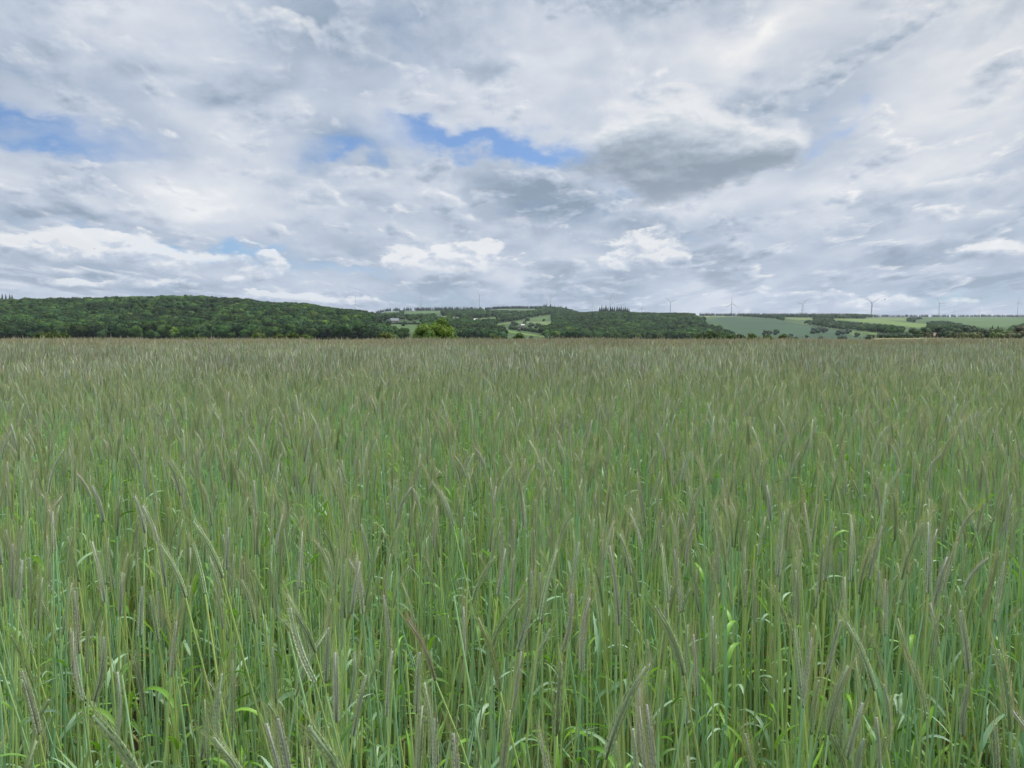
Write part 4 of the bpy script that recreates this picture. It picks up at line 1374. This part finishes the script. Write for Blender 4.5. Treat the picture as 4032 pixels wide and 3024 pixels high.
def patch(seed, lib, size, count, patch_tint=(1, 1, 1)):  # last argument tints the plants, darker and less green in the farther patches
    rng = np.random.default_rng(seed)
    mb = MB()
    for _ in range(count):
        a = rng.uniform(0, 2 * PI); s = rng.uniform(0.95, 1.03) * (1.07 if rng.uniform() < 0.03 else 1)
        m4 = np.array([[math.cos(a) * s, -math.sin(a) * s, 0, rng.uniform(-size / 2, size / 2)], [math.sin(a) * s, math.cos(a) * s, 0, rng.uniform(-size / 2, size / 2)],
                       [0, 0, s, 0], [0, 0, 0, 1]])
        mb.merge(lib[rng.integers(len(lib))], m4, rng.uniform(0.82, 1.18) * np.array((rng.uniform(0.92, 1.1), 1, rng.uniform(0.92, 1.06))) * np.array(patch_tint))
    return mb.arrays()


PS = 1.2
for k in range(N1):
    me = arr_mesh('rye_patch_near', patch(4000 + k, lib1, PS, 400, (0.86, 0.80, 0.86)), RYE)
    rye_src.objects.link(bpy.data.objects.new('source_%03d' % (N0 + k), me))
for k in range(N1):
    me = arr_mesh('rye_patch_far', patch(5000 + k, lib2, PS, 400, (0.82, 0.68, 0.67)), RYE)
    rye_src.objects.link(bpy.data.objects.new('source_%03d' % (N0 + N1 + k), me))

HU, Y_IN, Y_OUT = 0.72, 0.72, 1.62            # the nearest plants inside this wedge are objects of their own
Y1, Y2, Y3 = 8.4, 20.4, 63.6
rng = np.random.default_rng(77)
area = 2 * (0.78 * Y1 + 1.6) * (Y1 - Y_IN)
n = int(area * 335)
X = rng.uniform(-(0.78 * Y1 + 1.6), 0.78 * Y1 + 1.6, n); Y = rng.uniform(Y_IN, Y1, n)
row = 0.13
X = np.where(rng.uniform(0, 1, n) < 0.55, np.round(X / row) * row + rng.normal(0, 0.028, n), X)    # drilled in rows
def stand(X, Y):
    return 0.5 + 0.25 * np.sin(X * 6.1 + 2.0 * np.sin(Y * 2.3)) + 0.25 * np.sin(Y * 5.3 + 2.2 * np.sin(X * 2.9 + 1.0))


keep = (rng.uniform(0, 1, n) < 0.0 + 1.5 * stand(X, Y)) & (np.abs(X) < 0.78 * Y + 1.6) & ~((np.abs(X) < HU * Y) & (Y < Y_OUT))
X, Y = X[keep], Y[keep]
n = len(X)
tall = 0.028 * np.sin(X * 1.9 + 2 * np.sin(Y * 0.8)) * np.sin(Y * 1.3 + 1) + 1.0
s = rng.uniform(0.95, 1.05, n) * tall
pos = [np.c_[X, Y, hfield(X, Y)]]
rot = [np.c_[rng.normal(0, 0.02, n), rng.normal(0, 0.02, n), rng.uniform(0, 2 * PI, n)]]
scl = [np.c_[np.ones(n), np.ones(n), s]]
idx = [rng.integers(0, N0, n)]
for y0, y1, first in ((Y1, Y2, N0), (Y2, Y3, N0 + N1)):
    for yc in np.arange(y0 + PS / 2, y1, PS):
        half = 0.78 * yc + 3.0
        xs = np.arange(-half, half, PS) + rng.uniform(0, PS)
        k = len(xs)
        pos.append(np.c_[xs, np.full(k, yc), hfield(xs, np.full(k, yc))])
        rot.append(np.c_[np.zeros(k), np.zeros(k), rng.integers(0, 4, k) * PI / 2])
        h = 1 + 0.035 * np.sin(xs * 0.9 + 2 * np.sin(yc * 0.4)) * np.sin(yc * 0.7) + rng.normal(0, 0.012, k)
        scl.append(np.c_[np.ones(k), np.ones(k), h])
        idx.append(rng.integers(first, first + N1, k))
crop = scatter('rye_field', np.vstack(pos), np.vstack(rot), np.vstack(scl), np.concatenate(idx), rye_src)
tag(crop, 'broad field of green rye with greyish bristly ears stretching back to the brow', 'crop')


# the nearest plants, one object each
def rye_object(name, loc, parts_meshes, label, group, rz=0.0, s=1.0):
    e = empty(name, loc, rz, label, 'rye plant', group)
    e.scale = (1, 1, s)
    made = {}
    for nm, me in parts_meshes:
        o = bpy.data.objects.new(nm, me); COL.objects.link(o)
        o.parent = made['ear'] if nm == 'awns' else e
        made[nm] = o
    return e


def part_meshes(parts):
    stem, ear, awn, leaves = parts
    out = [('stem', stem.mesh('stem', RYE))]
    if ear.n:
        out += [('ear', ear.mesh('ear', RYE)), ('awns', awn.mesh('awns', RYE))]
    return out + [('leaf', l.mesh('leaf', RYE)) for l in leaves]


SILVER, MAUVE, PALEG, OLV, BRN = (0.56, 0.64, 0.50), (0.60, 0.63, 0.53), (0.54, 0.66, 0.47), (0.38, 0.46, 0.22), (0.43, 0.42, 0.29)
HERO = [  # tip column,row, foot column,row, colour, label
    (1142, 2385, 1240, 2690, SILVER, 'thick silvery rye ear leaning left, below the middle of the left half'),
    (2325, 2350, 2293, 2645, MAUVE, 'pale mauve-grey rye ear standing almost upright right of centre, brightest of its neighbours'),
    (2094, 2240, 2040, 2565, PALEG, 'long bluish pale-green rye ear just right of centre, tilted slightly right'),
    (2170, 2470, 2090, 2720, PALEG, 'pale green rye ear tilted right, below the long bluish ear near the centre'),
    (1600, 2432, 1714, 2680, BRN, 'brownish rye ear bent to the left, in the lower middle'),
    (2250, 2332, 2216, 2568, MAUVE, 'slim greyish rye ear just left of the brightest mauve-grey ear'),
    (1878, 2424, 1967, 2722, OLV, 'olive-brown rye ear leaning left, left of the pale green tilted ear'),
    (1668, 2680, 1692, 2998, PALEG, 'upright pale-green rye ear touching the bottom edge left of centre'),
    (462, 2637, 452, 2936, SILVER, 'stout silvery upright rye ear close to the bottom left'),
    (286, 2480, 328, 2765, MAUVE, 'mauve-grey rye ear leaning slightly left near the bottom left corner'),
    (408, 2500, 372, 2762, SILVER, 'long grey rye ear tilted right between two other ears at bottom left'),
    (872, 2720, 792, 2990, PALEG, 'pale rye ear slanting right at the bottom edge, left of its thick neighbour'),
    (875, 2645, 862, 2965, PALEG, 'thick pale-green upright rye ear at the bottom, left third'),
    (3318, 2285, 3286, 2440, MAUVE, 'short mauve-grey rye ear tilted right in the right third'),
    (3187, 2486, 3164, 2668, SILVER, 'silvery rye ear tilted slightly right in the lower right third'),
    (2862, 2490, 2855, 2622, PALEG, 'short blunt pale-green rye ear standing straight, right of centre'),
    (2744, 2240, 2752, 2410, MAUVE, 'slender mauve-grey rye ear standing straight, above the short blunt one'),
    (2967, 2486, 2972, 2630, BRN, 'brown-grey upright rye ear between two thin neighbours, lower right'),
    (3042, 2490, 3058, 2648, MAUVE, 'thin pale rye ear leaning a little left, right of the brown-grey upright one'),
    (3012, 2668, 3062, 2880, PALEG, 'pale green rye ear leaning left near the bottom, right of centre'),
    (3640, 2380, 3610, 2560, OLV, 'olive rye ear tilted right in the lower right quarter'),
    (3905, 2240, 3860, 2430, BRN, 'brownish rye ear tilted right near the right edge'),
    (150, 2260, 120, 2480, OLV, 'olive rye ear tilted right near the left edge'),
    (650, 2420, 690, 2640, OLV, 'olive-green rye ear leaning left in the lower left'),
    (1395, 2560, 1370, 2790, PALEG, 'pale grey-green rye ear in the lower left middle, nearly straight'),
    (2560, 2610, 2520, 2860, PALEG, 'broad pale-green rye ear tilted right at the bottom, right of centre'),
    (3480, 2690, 3500, 2960, SILVER, 'silvery upright rye ear at the bottom right'),
    (3830, 2640, 3790, 2900, MAUVE, 'mauve-grey rye ear tilted right near the bottom right corner'),
    (1215, 2215, 1198, 2350, SILVER, 'slim silvery rye ear above the thick ear that leans left'),
    (2735, 2060, 2702, 2230, MAUVE, 'broad whitish rye ear tilted right, above the slender straight one')]
hero_xy = []
for i, (tx, ty, bx, by, c, lab) in enumerate(HERO):
    rng = np.random.default_rng(6000 + i)
    ln = math.hypot(tx - bx, ty - by)
    L = 0.118
    Yh = max(F * L / ln * 0.97, 1.0)
    B = at(bx, by, Yh); T = at(tx, ty, Yh - 0.02)
    d = (T - B).normalized()
    base = Vector((B.x - d.x / max(d.z, 0.3) * 0.35 + rng.normal(0, 0.03), Yh + rng.normal(0, 0.04), 0))
    k = np.linspace(0, 1, 8)
    ctrl = B - d * 0.45
    P = [((1 - f) ** 2 * base + 2 * f * (1 - f) * ctrl + f ** 2 * B) for f in k]
    perp = Vector((d.z, 0, -d.x)) * (0.006 * rng.choice((-1, 1)))
    EP = [B.lerp(T, f) + perp * math.sin(PI * f) for f in np.linspace(0, 1, 7)]
    P = np.array(P) - np.array(base); EP = np.array(EP) - np.array(base)
    parts = make_rye(rng, 0, path=P, ear_path=EP, earc=c, fat=1.08)
    rye_object('rye_plant', base, part_meshes(parts), lab, 'rye plants standing out in the foreground')
    hero_xy.append((base.x, base.y))
GEN = []
for k in range(24):
    rng = np.random.default_rng(7000 + k)
    GEN.append(part_meshes(with_tiller(rng, rand_rye(rng, 0, fat=rng.uniform(0.95, 1.2)), 0)))
rng = np.random.default_rng(88)
cnt = 0
while cnt < 270:
    y = math.sqrt(rng.uniform(Y_IN ** 2, Y_OUT ** 2)); x = rng.uniform(-HU, HU) * y
    if rng.uniform() > 0.05 + 1.5 * stand(x, y) or any((x - a) ** 2 + (y - b) ** 2 < 0.02 ** 2 for a, b in hero_xy):
        continue
    rye_object('rye_plant', (x, y, 0), GEN[rng.integers(24)], 'green rye plant crowded among its like in the front of the field', 'rye plants crowding the front of the field',
               rng.uniform(0, 2 * PI), rng.uniform(0.9, 1.02))
    cnt += 1

# ------------------------------------------------------------------ air
hz = MB()
hz.box((-9000, -60, -260), (9000, 9500, 420))
hm, t = material('haze')
vol = t.n('ShaderNodeVolumePrincipled')
vol.inputs['Color'].default_value = (0.80, 0.88, 1.0, 1)
vol.inputs['Density'].default_value = 0.00005
vol.inputs['Anisotropy'].default_value = 0.2
t.put(t.n('ShaderNodeOutputMaterial').inputs['Volume'], vol.outputs[0])
hm.cycles.homogeneous_volume = True
hzo = tag(hz.obj('haze', [hm], smooth=False), kind='stuff')
